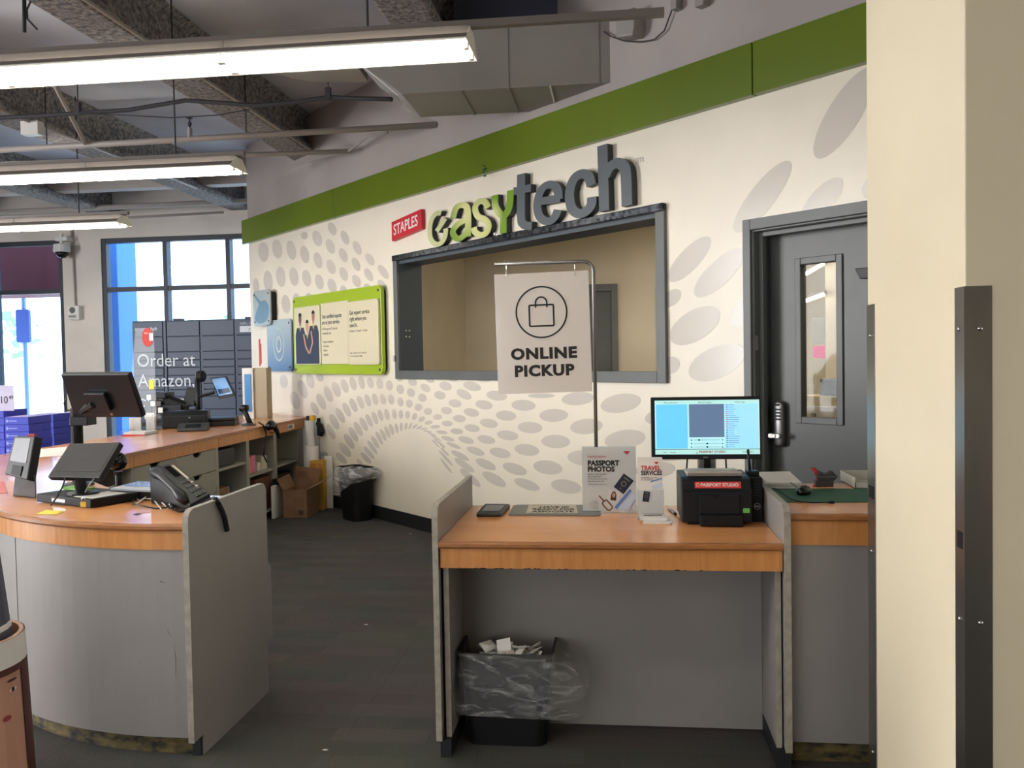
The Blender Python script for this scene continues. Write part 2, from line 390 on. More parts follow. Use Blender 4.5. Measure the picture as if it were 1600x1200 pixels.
ell += E((570, 580), 10, [(90,180,88,52,76),(235,195,86,50,78),(385,222,80,54,80),(555,282,76,56,74),(722,335,70,60,60),(900,415,68,60,40),(550,105,58,56,60),(747,162,78,60,45),(950,262,86,56,35),(1010,125,85,48,30),(1265,232,100,65,15),(1375,115,90,45,10),(50,455,100,42,72),(162,437,92,45,76),(285,437,88,42,76),(412,440,80,46,80),(560,480,72,46,82),(697,507,65,52,80),(838,563,60,56,0),(990,630,64,52,0),(1138,715,72,46,0),(1288,817,86,44,4),(1440,940,102,45,6),(1175,375,90,62,12),(1412,503,102,62,10),(1278,615,86,57,8),(1480,740,100,58,6),(70,770,110,40,65),(160,730,103,42,70),(248,690,93,40,74),(347,675,88,38,76),(465,670,78,36,82),(567,675,70,37,88),(670,680,62,39,92),(780,708,56,39,110),(892,750,56,38,145),(1000,802,62,34,170),(1105,868,76,29,178),(1207,955,90,30,8),(1300,1055,108,34,15),(1390,1160,120,32,22),(165,1110,110,36,60),(228,1045,115,33,63),(290,995,105,33,65),(355,950,98,35,68),(422,910,90,33,72),(500,893,78,27,80),(572,870,68,24,90),(645,860,58,23,98),(713,858,56,20,115),(785,862,52,20,142),(855,878,54,17,155),(925,900,62,12,175),(985,940,72,13,10),(1050,985,78,14,22),(1115,1045,95,16,30),(1165,1120,110,17,35),(1110,1130,90,14,45)])
ell += E((500, 640), 10, [(175,345,130,48,65),(457,495,135,52,57),(525,385,130,48,60),(600,300,125,47,62),(685,228,118,45,63),(395,630,135,58,52),(335,760,115,50,45),(720,755,115,40,48),(768,672,125,36,50),(820,588,130,33,55),(620,820,60,30,50),(70,700,60,40,10)])
ell += E((690, 580), 6.667, [(320,157,95,46,14),(235,242,84,44,28),(312,430,82,42,12),(443,350,92,47,10),(575,255,108,50,8),(430,85,85,24,5),(320,593,80,40,10),(493,542,95,47,10),(673,463,108,53,5),(855,355,126,57,3),(1040,255,140,25,0),(258,717,84,35,15),(467,712,95,43,12),(690,668,112,50,8),(923,587,130,60,3),(1170,460,150,68,178),(1420,285,170,68,175),(357,833,98,38,20),(610,850,112,50,12),(890,820,130,60,8),(1190,732,150,70,2),(1510,575,170,80,175),(195,880,105,30,28),(463,970,115,45,25),(765,1018,132,55,18),(1108,1002,153,72,8),(1490,905,180,80,5),(240,980,125,35,35),(550,1125,140,52,30),(890,1180,140,50,20),(1300,1200,160,70,10),(300,1110,140,38,42),(45,905,110,16,48),(50,985,100,14,52),(35,840,60,14,45),(10,780,35,12,45)])
ell += E((680, 580), 4.706, [(1365,235,150,68,170),(1397,500,152,68,172),(1690,325,150,65,168),(1750,600,150,60,172),(1620,725,150,60,175)])
ell += E((1040, 60), 2.144, [(600,250,178,54,122),(325,530,150,42,128),(525,540,95,38,132),(80,740,100,35,133),(180,785,112,40,136),(98,962,95,50,148),(172,1085,102,52,155),(290,900,90,40,140),(20,870,38,24,140),(15,1095,34,28,150),(690,500,40,30,120)])
mb = MB(WM)
for cx, cy, a, b_, an in ell:
    an = math.radians(an); pts = []
    for k in range(26):
        t = 2*PI*k/26; x = cx+a*math.cos(t)*math.cos(an)-b_*math.sin(t)*math.sin(an); y = cy+a*math.cos(t)*math.sin(an)+b_*math.sin(t)*math.cos(an)
        u, z = wu(x, y); u = max(u, U0+.005)
        if 1150 < cx < 1200 and z < 2.4: u = min(u, dx0-.03)
        pts.append((u, z))
    n = len(mb.v); mb.add([(u, -.0015, z) for u, z in pts], [tuple(range(26))])
dots = part(fw, 'dot_mural', mb, m_decal, kind='stuff', label='grey ellipses fanning out over the white wall')
text(fw, 'sm', .075, WM @ Vector((wu(992, 256)[0], -.002, wu(992, 256)[1])), mat('pale_ink', (186, 178, 168), .6), M=Matrix.Rotation(-PI/4, 4, 'Z') @ UP)
# black base
bb = struct('baseboard_angled', MB(WM).box((U0, -.012, 0), (dx0-.06, 0, .135)), m_kick, bevel=.003)
# green band: three boards
tr = thing('trim_1', 'lime green band along the angled wall', 'trim', WM @ Vector((-6, 0, 3.2))); tr['kind'] = 'structure'
for a, b_ in ((U0-.09, -8.724), (-8.716, -3.269), (-3.261, 1)):
    part(tr, 'board', MB(WM).box((a, -.055, 3.185), (b_, 0, 3.497)), m_green, bevel=.004)
# frame of the service opening
T = thing('window_3', 'grey framed service opening in the angled wall', 'window', WM @ Vector((-5.7, 0, 1.48))); T['kind'] = 'structure'
q = MB(WM); q.box((ox0-.04, -.03, oz0-.03), (ox0+.03, 0, oz1+.03)); q.box((-4.03-.05, -.03, oz0-.03), (-4.03+.03, 0, oz1+.03)); q.box((ox0+.03, -.03, oz0-.03), (-4.08, 0, oz0+.05))
part(T, 'face_frame', q, m_frame, bevel=.004)
q = MB(WM); q.box((ox0, 0, oz0), (ox0+.03, TW+.02, oz1)); q.box((ox0+.03, 0, oz0), (-4.06, TW+.02, oz0+.03)); q.box((-4.06, 0, oz0), (-4.03, TW+.02, oz1)); q.box((ox0+.03, 0, oz1-.05), (-4.06, TW+.02, oz1))
part(T, 'jamb', q, m_slate)
part(T, 'shutter_track', MB(WM).box((ox0-.03, -.045, oz1-.02), (-4.03+.03, 0, oz1+.035)), mat('track_metal', (92, 96, 104), .25, metal=.9, noise=(25, .6), col2=(30, 32, 38)), bevel=.006)
for uu, zz in ((.012, 0), (.05, 0), (.012, .06), (.05, .06)):
    part(T, 'bolt', MB(WM @ Matrix.Translation((ox0+.03, .05+uu, 1.86+zz))).lathe([(.012, 0), (.012, .006), (.006, .01)], n=10, M=Matrix.Rotation(PI/2, 4, 'Y')), m_chrome)
part(T, 'latch', MB(WM).box((ox0-.035, -.05, 1.62), (ox0-.015, -.03, 1.68)), m_steel, bevel=.003)
part(T, 'hook', MB().tube([WM @ Vector((wu(776, 372)[0]+.02*math.cos(a), -.012, 2.67+.035*math.sin(a))) for a in [k*PI/5 for k in range(-1, 6)]], .003, 5), m_chrome)

# the office behind the opening
of = MB(); of.prism([(-1.912, 8.63), (-1.72, 10), (-1.72, 10.2), (-2.3, 10.2), (-2.1, 8.82)], 0, 3.2, 'z'); of.box((-1.72, 10, 0), (4.2, 10.2, 3.2))
struct('wall_office', of, m_beige)
struct('ceiling_office', MB(WM).prism([(-8.2, TW), (1.0, TW), (1.0, 6.5), (-8.2, 6.5)], 3.15, 3.2, 'z'), m_white)
struct('floor_office', MB().box((-1.7, 6.6, 0), (-1.6, 6.7, .001)), m_carpet)
struct('wall_office_right', MB().box((2.6, 4.3, 0), (2.8, 10, 3.2)), m_beige)
area('office_light', (0.9, 8.2, 3.1), 1.2, 19, (1, .86, .66), sy=.6)
area('office_light', (2.1, 6.6, 3.1), .8, 8, (1, .88, .7), sy=.5)
def ofdoor(x0, x1, lab, n):
    T = thing('door_%d' % n, lab, 'door', ((x0+x1)/2, 9.98, 0)); T['kind'] = 'structure'
    q = MB(); q.box((x0, 9.94, 0), (x0+.07, 10, 2.44)); q.box((x1-.07, 9.94, 0), (x1, 10, 2.44)); q.box((x0+.07, 9.94, 2.36), (x1-.07, 10, 2.44))
    part(T, 'frame', q, m_frame, bevel=.004); part(T, 'leaf', MB().box((x0+.07, 9.97, 0), (x1-.07, 9.999, 2.36)), m_door)
    part(T, 'plate', MB().box(((x0+x1)/2-.09, 9.962, 2.0), ((x0+x1)/2+.05, 9.97, 2.07)), m_white)
ofdoor(-.95, .02, 'grey door inside the office behind the pickup sign', 2)
ofdoor(.46, 1.45, 'second grey office door at the right end of the opening', 3)

# grey door in the angled wall
T = thing('door_1', 'grey steel door with a narrow window and keypad lock', 'door', WM @ Vector((-2.85, 0, 0))); T['kind'] = 'structure'
q = MB(WM); q.box((dx0-.055, -.02, 0), (dx0, .02, dz1+.065)); q.box((dx0, -.02, dz1), (dx1, .02, dz1+.065)); q.box((dx1, -.02, 0), (dx1+.055, .02, dz1+.065))
q.box((dx0, .0, 0), (dx0+.012, TW, dz1)); q.box((dx0+.012, 0, dz1-.012), (dx1, TW, dz1)); q.box((dx1-.012, 0, 0), (dx1, TW, dz1-.012))
q.box((dx0+.012, .05, 0), (dx0+.04, .09, dz1-.012)); q.box((dx0+.04, .05, dz1-.04), (dx1-.012, .09, dz1-.012))
part(T, 'frame', q, m_frame, bevel=.003)
DL = .15                                  # depth of the leaf's face behind the wall face
gu0, gz1 = wu(1252, 413, -DL); gu1, gz0 = wu(1309, 656, -DL); gz1 = 2.165; gz0 = 1.255
lf = MB(WM); a0, a1 = dx0+.014, dx1-.014
lf.box((a0, DL, .01), (gu0, DL+.045, dz1-.015)); lf.box((gu1, DL, .01), (a1, DL+.045, dz1-.015)); lf.box((gu0, DL, .01), (gu1, DL+.045, gz0)); lf.box((gu0, DL, gz1), (gu1, DL+.045, dz1-.015))
part(T, 'leaf', lf, m_door)
q = MB(WM); w = .04
q.box((gu0-w, DL-.012, gz0-w), (gu0, DL+.02, gz1+w)); q.box((gu1, DL-.012, gz0-w), (gu1+w, DL+.02, gz1+w)); q.box((gu0, DL-.012, gz1), (gu1, DL+.02, gz1+w)); q.box((gu0, DL-.012, gz0-w), (gu1, DL+.02, gz0))
part(T, 'glazing_bead', q, m_frame, bevel=.004)
part(T, 'vision_pane', MB(WM).box((gu0, DL+.02, gz0), (gu1, DL+.026, gz1)), thin_glass('wired_glass', (244, 246, 246), .006))
lu, lz = wu(1222, 662, -DL)
q = MB(WM); q.prism(rrect(lu-.034, lz-.14, lu+.034, lz+.14, .03), DL-.045, DL, 'y'); kpl = part(T, 'keypad_lock', q, mat('satin_lock', (120, 120, 120), .35, metal=.8), bevel=.012, smooth=True)
kl = MB(WM)
for i in range(3):
    for j in range(4): kl.lathe([(.006, 0), (.006, .006)], n=8, M=Matrix.Translation((lu-.017+i*.017, DL-.045, lz+.03+j*.02)) @ Matrix.Rotation(PI/2, 4, 'X'))
part(kpl, 'keys', kl, m_black)
q = MB(WM); q.box((lu-.022, DL-.05, lz+.112), (lu+.014, DL-.044, lz+.124)); part(kpl, 'lock_display', q, m_black2)
q = MB(WM); q.prism(rrect(lu-.045, lz-.085, lu+.04, lz-.055, .012), DL-.085, DL-.06, 'y'); q.lathe([(.014, 0), (.014, .05)], n=12, M=Matrix.Translation((lu-.0, DL-.04, lz-.07)) @ Matrix.Rotation(PI/2, 4, 'X'))
part(T, 'lever_handle', q, mat('pale_lever', (190, 188, 184), .3, metal=.6), bevel=.004)
part(T, 'strike_plate', MB(WM).box((dx0+.011, .01, 1.66), (dx0+.014, .04, 1.75)), m_chrome)
cu_, cz_ = wu(1352, 428, -DL)
q = MB(WM); q.prism([(cu_-.03, cz_+.03), (cu_+.25, cz_+.03), (cu_+.25, cz_-.03), (cu_+.0, cz_-.03)], DL-.06, DL, 'y'); part(T, 'door_closer', q, m_black, bevel=.004)
# behind the door's window
q = MB(WM); q.box((-3.6, 1.3, 0), (-2.0, 1.36, 3.15)); struct('wall_office_store', q, mat('store_wall', (150, 144, 126), .6))
def bw(x, y, d=1.25): u, z = wu(x, y, -d); return u, z
u0_, z0_ = bw(1288, 600); 
struct('trim_2', MB(WM).box((u0_, 1.27, 0), (u0_+.3, 1.3, 3.1)), m_cream)
a_, b2_ = bw(1266, 560), bw(1286, 540)
solo('pink_note', MB(WM).box((a_[0], 1.285, a_[1]), (b2_[0], 1.298, b2_[1])), mat('note_pink', (240, 70, 140), .6), 'bright pink note seen through the door window', 'note')
a_, b2_ = bw(1264, 540), bw(1288, 495)
solo('wall_papers', MB(WM).box((a_[0], 1.29, a_[1]+.01), (b2_[0], 1.299, b2_[1])), mat('dull_paper', (172, 168, 154), .7), 'pale papers pinned above the pink note behind the door window', 'papers')
u1_, z1_ = bw(1240, 672, .9); u2_, z2_ = bw(1318, 632, .9)
T = thing('drawer_cabinet', 'pale drawer cabinet seen through the door window', 'cabinet', WM @ Vector((u1_, .9, 0)))
q = MB(WM); q.box((u1_, .92, 0), (u2_, 1.26, z2_+.05)); part(T, 'body', q, m_cream, bevel=.004)
q = MB(WM); q.box((u1_+.08, .9, z1_+.02), (u2_-.02, .919, z2_-.02)); part(T, 'drawer', q, m_white, bevel=.004)
part(T, 'knob', MB(WM).box((u1_+.15, .88, (z1_+z2_)/2), (u1_+.18, .9, (z1_+z2_)/2+.03)), m_steel, bevel=.004)
solo('tape_machine', MB(WM).box(((u1_+u2_)/2-.02, .95, z2_+.05), ((u1_+u2_)/2+.18, 1.15, z2_+.17)), m_black, 'black machine on the drawer cabinet behind the door window', 'machine', bevel=.015)
for k, (xa_, ya_, xb_, yb_) in enumerate(((1259, 428, 1287, 412), (1259, 470, 1287, 460))):  # glowing tubes stand in for the shop lights reflected in the pane
    T = thing('pane_reflection', ('upper', 'lower')[k]+' glowing strip imitating a shop light reflected in the door window', 'light', WM @ Vector((bw(xa_, ya_)[0], 1.2, bw(xa_, ya_)[1])))
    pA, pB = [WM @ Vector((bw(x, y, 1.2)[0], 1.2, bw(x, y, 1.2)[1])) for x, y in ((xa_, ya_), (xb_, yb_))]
    part(T, 'tube', MB().tube([pA, pB], .014, 8), mat('reflection_glow', (255, 244, 224), .5, emit=3)); part(T, 'back_plate', MB().tube([pA+Vector((.02, .02, .02)), pB+Vector((.02, .02, .02))], .02, 4), m_housing)
area('store_light', WM @ Vector((-2.8, .8, 2.7)), .4, 9, (1, .9, .75))

# cream column with two metal corner guards
CX, CY0, CY1 = .9, 2.416, 3.307
cl = struct('wall_column', MB().box((CX, CY0, 0), (1.75, CY1, ZC)), m_cream, bevel=.004)
def guard(cy, sgn, lab):
    T = thing('corner_guard', lab, 'corner guard', (CX, cy, 0), group=None)
    t = .003; w1 = .062 if sgn > 0 else .09; w2 = .066
    q = MB(); y0, y1 = (cy, cy+w1) if sgn > 0 else (cy-w1, cy)
    q.box((CX-t, min(y0, cy-t*sgn), 0), (CX, max(y1, cy-t*sgn), 1.81)); part(T, 'angle_leg', q, m_steel)
    q = MB(); ya, yb = (cy-t, cy) if sgn > 0 else (cy, cy+t)
    q.box((CX, ya, 0), (CX+w2, yb, 1.81)); part(T, 'angle_leg', q, m_steel, label='darker leg on the end face of the column' if sgn > 0 else None)
    for z in (1.70, .93, .2):
        rm = Matrix.Translation((CX+w2*.55, ya, z)) @ Matrix.Rotation(PI/2 if sgn > 0 else -PI/2, 4, 'X')
        if sgn < 0: rm = Matrix.Translation((CX+w2*.55, yb, z)) @ Matrix.Rotation(-PI/2, 4, 'X')
        part(T, 'rivet', MB().lathe([(.007, 0), (.006, .003), (.002, .0045)], n=10, M=rm), m_chrome, smooth=True)
        rm = Matrix.Translation((CX-t, (y0+y1)/2, z)) @ Matrix.Rotation(-PI/2, 4, 'Y')
        part(T, 'rivet', MB().lathe([(.007, 0), (.006, .003), (.002, .0045)], n=10, M=rm), m_chrome, smooth=True)
    z = 1.12
    part(T, 'tape', MB().box((CX-t-.001, y0+.01, z), (CX-t, y1-.015, z+.045)), m_black)
guard(CY0, 1, 'wide steel guard on the near corner of the cream column')
guard(CY1, -1, 'steel guard on the far corner of the cream column beside the counter')

# ================================================================ CEILING: LIGHTS, PIPES, DUCT
def fixture_parts(T):
    L_ = 1.2
    q = L(); q.box((-L_, -.06, .035), (0, .06, .1)); part(T, 'housing', q, m_housing, bevel=.004)
    q = L()
    for s in (-1, 1):
        q.prism([(s*.09, .04), (s*.16, 0), (s*.16, .006), (s*.09, .046)], -L_, 0, 'x')
    q.box((-L_, -.06, .028), (0, .06, .034)); part(T, 'reflector', q, m_refl)
    q = L()
    for s in (-1, 1): q.prism([(s*.088, .0485), (s*.1615, .0075), (s*.1615, .0095), (s*.088, .0505)], -L_, 0, 'x')
    part(T, 'wing_back', q, m_housing)
    for s in (-1, 1):
        q = L(); q.tube([(-L_+.025, s*.075, -.005), (-.025, s*.075, -.005)], .015, 10); part(T, 'tube', q, m_tube, smooth=True)
        for x in (-L_, -.022):
            q = L(); q.box((x, s*.075-.014, -.022), (x+.02, s*.075+.014, .03)); part(T, 'lampholder', q, m_white, bevel=.002)
fx = thing('light_fixture', 'end fixture of the nearest fluorescent row above the counters', 'light', (-.66, 4.16, 3.10), group='fluorescent ceiling fixtures')
fixture_parts(fx)
q = L(); q.prism([(-.16, 0), (.16, 0), (.06, .09), (-.06, .09)], 0, .004, 'x'); part(fx, 'end_cap', q, m_refl)
rows = [(4.16, -.66, 6, 'nearest'), (6.43, -2.82, 5, 'second'), (8.7, -5.08, 4, 'third')]
for y, x, n, w in rows:
    for k in range(n):
        if y == 4.16 and k == 0: continue
        if k == 0: lab = 'right end fixture of the %s fluorescent row from the front' % w
        elif k == n-1: lab = 'fluorescent fixture at the far left of the %s row' % w
        else: lab = '%s fluorescent fixture from the right in the %s row' % (('second', 'third', 'fourth', 'fifth')[k-1], w)
        f2 = dup(fx, (x-1.2*k, y, 3.10), label=lab)
        if k:
            for ch in list(f2.children):
                if ch.name.startswith('end_cap'): D.objects.remove(ch)
for y in (1.9, -.4, -2.7):
    for x in ((-.4, -1.6, -2.8, -4.0, -5.2, -6.4) if y == 1.9 else (-2.8, -4.0, -5.2, -6.4)): 
        f2 = dup(fx, (x, y, 3.10), label='fluorescent fixture over the shop floor behind the camera, outside the picture')
# unistrut rails carrying the rows, rods up to the ceiling
for i, (y, x, n, w) in enumerate(rows):
    q = MB(); q.box((x-1.2*n, y-.02, 3.2), (x+(.9 if i == 0 else .05), y+.02, 3.235))
    T = thing('light_rail', 'steel rail carrying the %s fluorescent row' % w, 'rail', (x-1.2, y, 3.2)); part(T, 'channel', q, m_housing)
    xs = [x-.5-2.4*k for k in range(n//2+1)]
    for xx in xs:
        part(T, 'rod', MB().tube([(xx, y, 3.235), (xx, y, ZC)], .006, 6), m_darkpipe)
# sprinkler mains
def pipe(name, lab, pts, r, m, cat='pipe'):
    T = thing(name, lab, cat, pts[0]); part(T, 'run', MB().tube(pts, r, 10), m, smooth=True); return T
A = py(683, 195, 7.94); A2 = py(-200, 246, 7.94)
pa = pipe('sprinkler_pipe', 'long white sprinkler pipe with one upright head crossing the ceiling', [A2, A], .028, m_pipe)
h = py(297, 216, 7.94)
q = MB(); q.lathe([(.03, 0), (.022, .04), (.024, .08), (.018, .1)], h, 10); part(pa, 'fitting', q, m_pipe)
q = MB(); q.lathe([(.008, .1), (.02, .14), (.006, .16), (.006, .18), (.03, .185), (.03, .19)], h, 10); part(pa, 'sprinkler_head', q, m_darkpipe)
for xx in (-3.4, -5.4): part(pa, 'hanger_rod', MB().tube([(xx, 7.94, h.z), (xx, 7.94, ZC)], .006, 5), m_darkpipe)
B = py(548, 236, 8.86); B2 = py(-150, 262, 8.86)
pb = pipe('sprinkler_pipe', 'second white pipe ending in the angled wall above the green band', [B2, B], .024, m_pipe)
Cc = [py(568, 228, 8.9), py(640, 205, 7.9), py(690, 195, 7.4)]
pipe('conduit', 'thin conduit curling up along the angled wall over the green band', [py(450, 262, 9.6), py(500, 246, 9.2), py(545, 236, 8.85), py(575, 212, 8.45), py(605, 207, 8.1)], .012, m_pipe)
# cable bundle swagging between hangers
T = thing('cable_bundle', 'dark cable bundle swagging under the ceiling between two hangers', 'cables', py(122, 180, 6.9))
cp = [py(-120, 190, 6.9), py(0, 184, 6.9), py(60, 181, 6.9), py(122, 177, 6.9), py(200, 172, 6.9), py(290, 157, 6.9), py(350, 161, 6.9), py(400, 165, 6.9), py(460, 160, 6.9), py(512, 152, 6.9), py(560, 154, 6.9), py(612, 155, 6.7)]
part(T, 'bundle', MB().tube(cp, .018, 6), m_darkpipe, smooth=True)
cp2 = [py(122, 177, 6.88), py(190, 180, 6.88), py(270, 184, 6.88), py(340, 180, 6.88), py(390, 171, 6.88)]
part(T, 'loose_cable', MB().tube(cp2, .005, 5), m_darkpipe)
for xx, yy in ((122, 170), (513, 147)):
    p = py(xx, yy, 6.9)
    part(T, 'hanger', MB().box((p.x-.02, 6.88, p.z-.05), (p.x+.02, 6.92, p.z+.05)), m_darkpipe)
    part(T, 'rod', MB().tube([p, (p.x, p.y, p.z+.35)], .005, 5), m_darkpipe)
# conduit along the first beam and odd pipes
pipe('conduit', 'white conduit running along the side of the nearest beam', [Vector((-3.37, 4.2, 4.0)), Vector((-3.37, 9.6, 4.0))], .014, m_pipe)
pipe('conduit', 'white conduit running along the second beam with a junction box', [Vector((-5.55, 5, 3.98)), Vector((-5.55, 11.3, 3.98))], .014, m_pipe)
pipe('brace_pipe', 'slanting brace pipe between the ceiling and the sprinkler pipe', [py(80, 122, 7.0), py(133, 224, 7.9)], .02, m_pipe)
solo('junction_box', MB().box((-5.64, 7.9, 3.86), (-5.46, 8.0, 3.99)), m_white, 'small white junction box on the second beam', 'box', bevel=.005)
pipe('conduit', 'pale pipe crossing the ceiling above the shop windows', [Vector((-11, 12.6, 4.0)), Vector((-5, 12.6, 4.03))], .04, m_pipe)
pipe('conduit', 'thin pipe above the window frames near the far wall', [Vector((-11, 12.2, 3.72)), Vector((-5.6, 12.2, 3.8))], .02, m_pipe)
q = pipe('hanging_pipe', 'grey vertical strut hanging at the top left above the nearest lights', [py(38, 0, 5.0), py(38, 50, 5.0)], .012, m_darkpipe)
part(q, 'loop', MB().tube([py(48, 2, 5), py(42, 15, 5), py(43, 30, 5), py(58, 46, 5)], .006, 5), m_darkpipe)
# duct
dk = thing('air_duct', 'rectangular painted air duct running into the angled wall', 'duct', (-1, 6.6, 3.58))
Y0, Y1 = 6.36, 7.0
a = py(622, 150, Y0); bt = py(558, 97, Y0)
q = MB(); prof = [(-1.53, 3.58), (1.3, 3.58), (1.3, 4.04), (-1.86, 4.04), (-1.86, 3.83)]
q.prism(prof, Y0, Y1, 'y'); part(dk, 'trunk', q, m_duct, bevel=.004)
for xx in (-1.1, -.75, -.45, .05): 
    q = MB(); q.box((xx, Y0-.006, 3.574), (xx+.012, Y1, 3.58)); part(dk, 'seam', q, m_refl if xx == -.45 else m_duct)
for xx in (-.75, -.1):
    q = MB(); q.box((xx, Y0-.004, 3.58), (xx+.008, Y0, 4.04)); part(dk, 'seam', q, m_duct)
pl = [pz(x, y, 3.83) for x, y in ((403, 92), (412, 103), (430, 114), (455, 122), (480, 127), (520, 129), (575, 128), (552, 93))]
q = MB(); q.prism([(p.x, p.y) for p in pl], 3.83, 4.04, 'z'); part(dk, 'elbow', q, m_duct, bevel=.004)
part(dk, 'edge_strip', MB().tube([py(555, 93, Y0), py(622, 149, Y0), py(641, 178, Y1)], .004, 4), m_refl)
# wedge shaped sensor box on the angled wall with its cable, two brackets beside it
def wp(x, y, off): u, z = wu(x, y, off); return WM @ Vector((u, -off, z))
u, z = wu(995, 45)
q = MB(WM); q.prism([(u-.09, z-.06), (u+.07, z-.09), (u+.09, z-.02), (u+.08, z+.1), (u-.08, z+.09)], -.12, 0, 'y')
T = thing('wall_speaker', 'white wedge box high on the angled wall above the green band', 'speaker', WM @ Vector((u, 0, z-.09)))
part(T, 'case', q, m_duct, bevel=.015)
q = MB(); q.tube([wp(x, y, .03) for x, y in ((930, 35), (940, 47), (955, 57), (975, 64), (1000, 66), (1022, 62), (1038, 48), (1050, 15), (1052, 8))], .005, 6); part(T, 'cable', q, m_darkpipe)
for x, y, w, lab in ((1063, 8, .05, 'narrow white box high on the wall right of the wedge box'), (1103, 3, .07, 'small white bracket high on the wall, rightmost above the green band')):
    u, z = wu(x, y); solo('wall_bracket', MB(WM).box((u-w/2, -.07, z-.04), (u+w/2, 0, z+.16)), m_duct, lab, 'bracket', bevel=.006)
# dome camera, strobe with conduit on the far wall
p = py(100, 380, YB)
T = thing('security_camera', 'white dome security camera hanging beside the left window', 'camera', (p.x+.08, YB-.18, 3.45))
q = MB(); q.lathe([(.03, .3), (.03, .14), (.12, .12), (.13, .02), (.12, 0)], (p.x+.08, YB-.18, 3.42), 16); part(T, 'mount', q, m_white, smooth=False)
q = MB(); q.lathe([(.1, .0), (.085, -.05), (.05, -.085), (.01, -.095)], (p.x+.08, YB-.18, 3.42), 16); part(T, 'dome', q, m_gloss, smooth=True)
q = MB(); q.box((p.x-.02, YB-.2, 3.6), (p.x+.18, YB, 3.66)); part(T, 'bracket', q, m_white)
p = py(120, 490, YB)
T = thing('fire_alarm', 'white fire alarm strobe on the wall between the shop windows', 'alarm', (p.x, YB, p.z-.1))
q = MB(); q.box((p.x-.09, YB-.1, p.z-.1), (p.x+.1, YB, p.z+.12)); part(T, 'case', q, m_white, bevel=.01)
q = MB(); q.lathe([(.05, 0), (.045, .012)], n=14, M=Matrix.Translation((p.x-.01, YB-.1, p.z+.05)) @ Matrix.Rotation(PI/2, 4, 'X')); part(T, 'sounder', q, m_greyink)
part(T, 'strobe', MB().box((p.x-.07, YB-.115, p.z-.07), (p.x+.05, YB-.1, p.z-.03)), m_chrome)
part(T, 'conduit', MB().tube([(p.x+.0, YB-.03, p.z+.12), (p.x-.02, YB-.03, 3.9), (p.x-.06, YB-.03, 4.0), (p.x-.2, YB-.03, 4.04)], .014, 6), m_pipe)

# ================================================================ OUTSIDE
m_pave = mat('pale_paving', (205, 200, 192), .9)
solo('pavement', MB().box((-45, YB+.2, -.1), (20, 60, -.02)), m_pave, kind='structure')
solo('awning', MB().box((-16, 14.2, 2.92), (-9.45, 15.5, 5.2)), mat('maroon_facade', (96, 34, 48), .7), 'dark maroon awning outside the upper left window', 'awning')
solo('outdoor_pillar', MB().box((-8.95, 14, -.02), (-8.33, 14.6, 5.8)), mat('pillar_blue', (60, 120, 200), .6), 'blue pillar outside the window left of the lockers', 'pillar', bevel=.01)  # pillar in one even blue
T = thing('street_sign', 'blue sign board on a post outside the left window', 'sign', (-11.0, 16.2, -.02))
sx = py(38, 500, 16.2)
T.location = (sx.x, 16.2, -.02); TM[T.name] = Matrix.Translation((sx.x, 16.2, -.02))
part(T, 'post', MB().tube([(sx.x, 16.2, -.02), (sx.x, 16.2, 3)], .04, 8), mat('post_blue', (110, 150, 200), .5))
part(T, 'board', MB().prism(rrect(sx.x-.14, 2.1, sx.x+.14, 2.75, .04), 16.14, 16.2, 'y'), mat('sign_blue', (60, 90, 170), .5))
for k, (x, y, s) in enumerate(((-13, 34, 1.5), (-17.5, 36, 1.9), (-20, 33, 1.3), (-28, 37, 2.2))):
    T = thing('tree', ('low bushy tree far outside, left of the middle window bar', 'bushy tree far outside behind the blue pillar', 'small bushy tree far outside beyond the alarm wall', 'wide tree far outside the left window')[k], 'tree', (x, y, -.02))
    part(T, 'trunk', MB().tube([(x, y, 0), (x+.1, y, s*.8)], [.16, .08], 8), mat('bark', (96, 78, 60), .9))
    q = MB()
    for _ in range(90):
        a, e, r = rnd.uniform(0, 2*PI), rnd.uniform(-.4, 1.2), s*rnd.uniform(.5, 1)
        c = Vector((x+r*math.cos(a)*math.cos(e), y+r*math.sin(a)*math.cos(e), s*1.2+r*math.sin(e)*.8)); w = rnd.uniform(.12, .3)
        d1 = Vector((rnd.uniform(-1, 1), rnd.uniform(-1, 1), rnd.uniform(-1, 1))).normalized()*w; d2 = d1.cross(Vector((.3, .5, .8))).normalized()*w
        q.add([c-d1, c+d2, c+d1, c-d2], [(0, 1, 2, 3)])
    part(T, 'foliage', q, mat('leaves', (150, 178, 140), .8), kind='stuff')

# ================================================================ RIGHT SERVICE COUNTER
def side_panel(T, x0, x1, y0, y1, z0, z1, name='side_panel', r=.05, m=None):
    q = MB(); pr = [(y0, z0), (y1, z0), (y1, z1)] + [(y0+r+r*math.cos(a), z1-r+r*math.sin(a)) for a in [PI/2+k*PI/12 for k in range(7)]]
    q.prism(pr, x0+.0015, x1-.0015, 'x'); o = part(T, name, q, m or m_lam)
    e = MB(); ri = r-.002                      # pale edge band round the front and top
    out = [(y0, z0)]+[(y0+r-r*math.sin(a), z1-r+r*math.cos(a)) for a in [PI/2-k*PI/12 for k in range(7)]]+[(y1, z1)]
    vs = []; fs = []
    for yy, zz in out: vs += [(x0, yy-.0012, zz+.0012*(zz > z1-.03)), (x1, yy-.0012, zz+.0012*(zz > z1-.03)), (x1, yy+.004, zz-.004), (x0, yy+.004, zz-.004)]
    for i in range(len(out)-1):
        for k in range(4): fs.append((i*4+k, i*4+(k+1) % 4, i*4+4+(k+1) % 4, i*4+4+k))
    e.add(vs, fs); part(T, 'edge_band', e, m_edge); return o
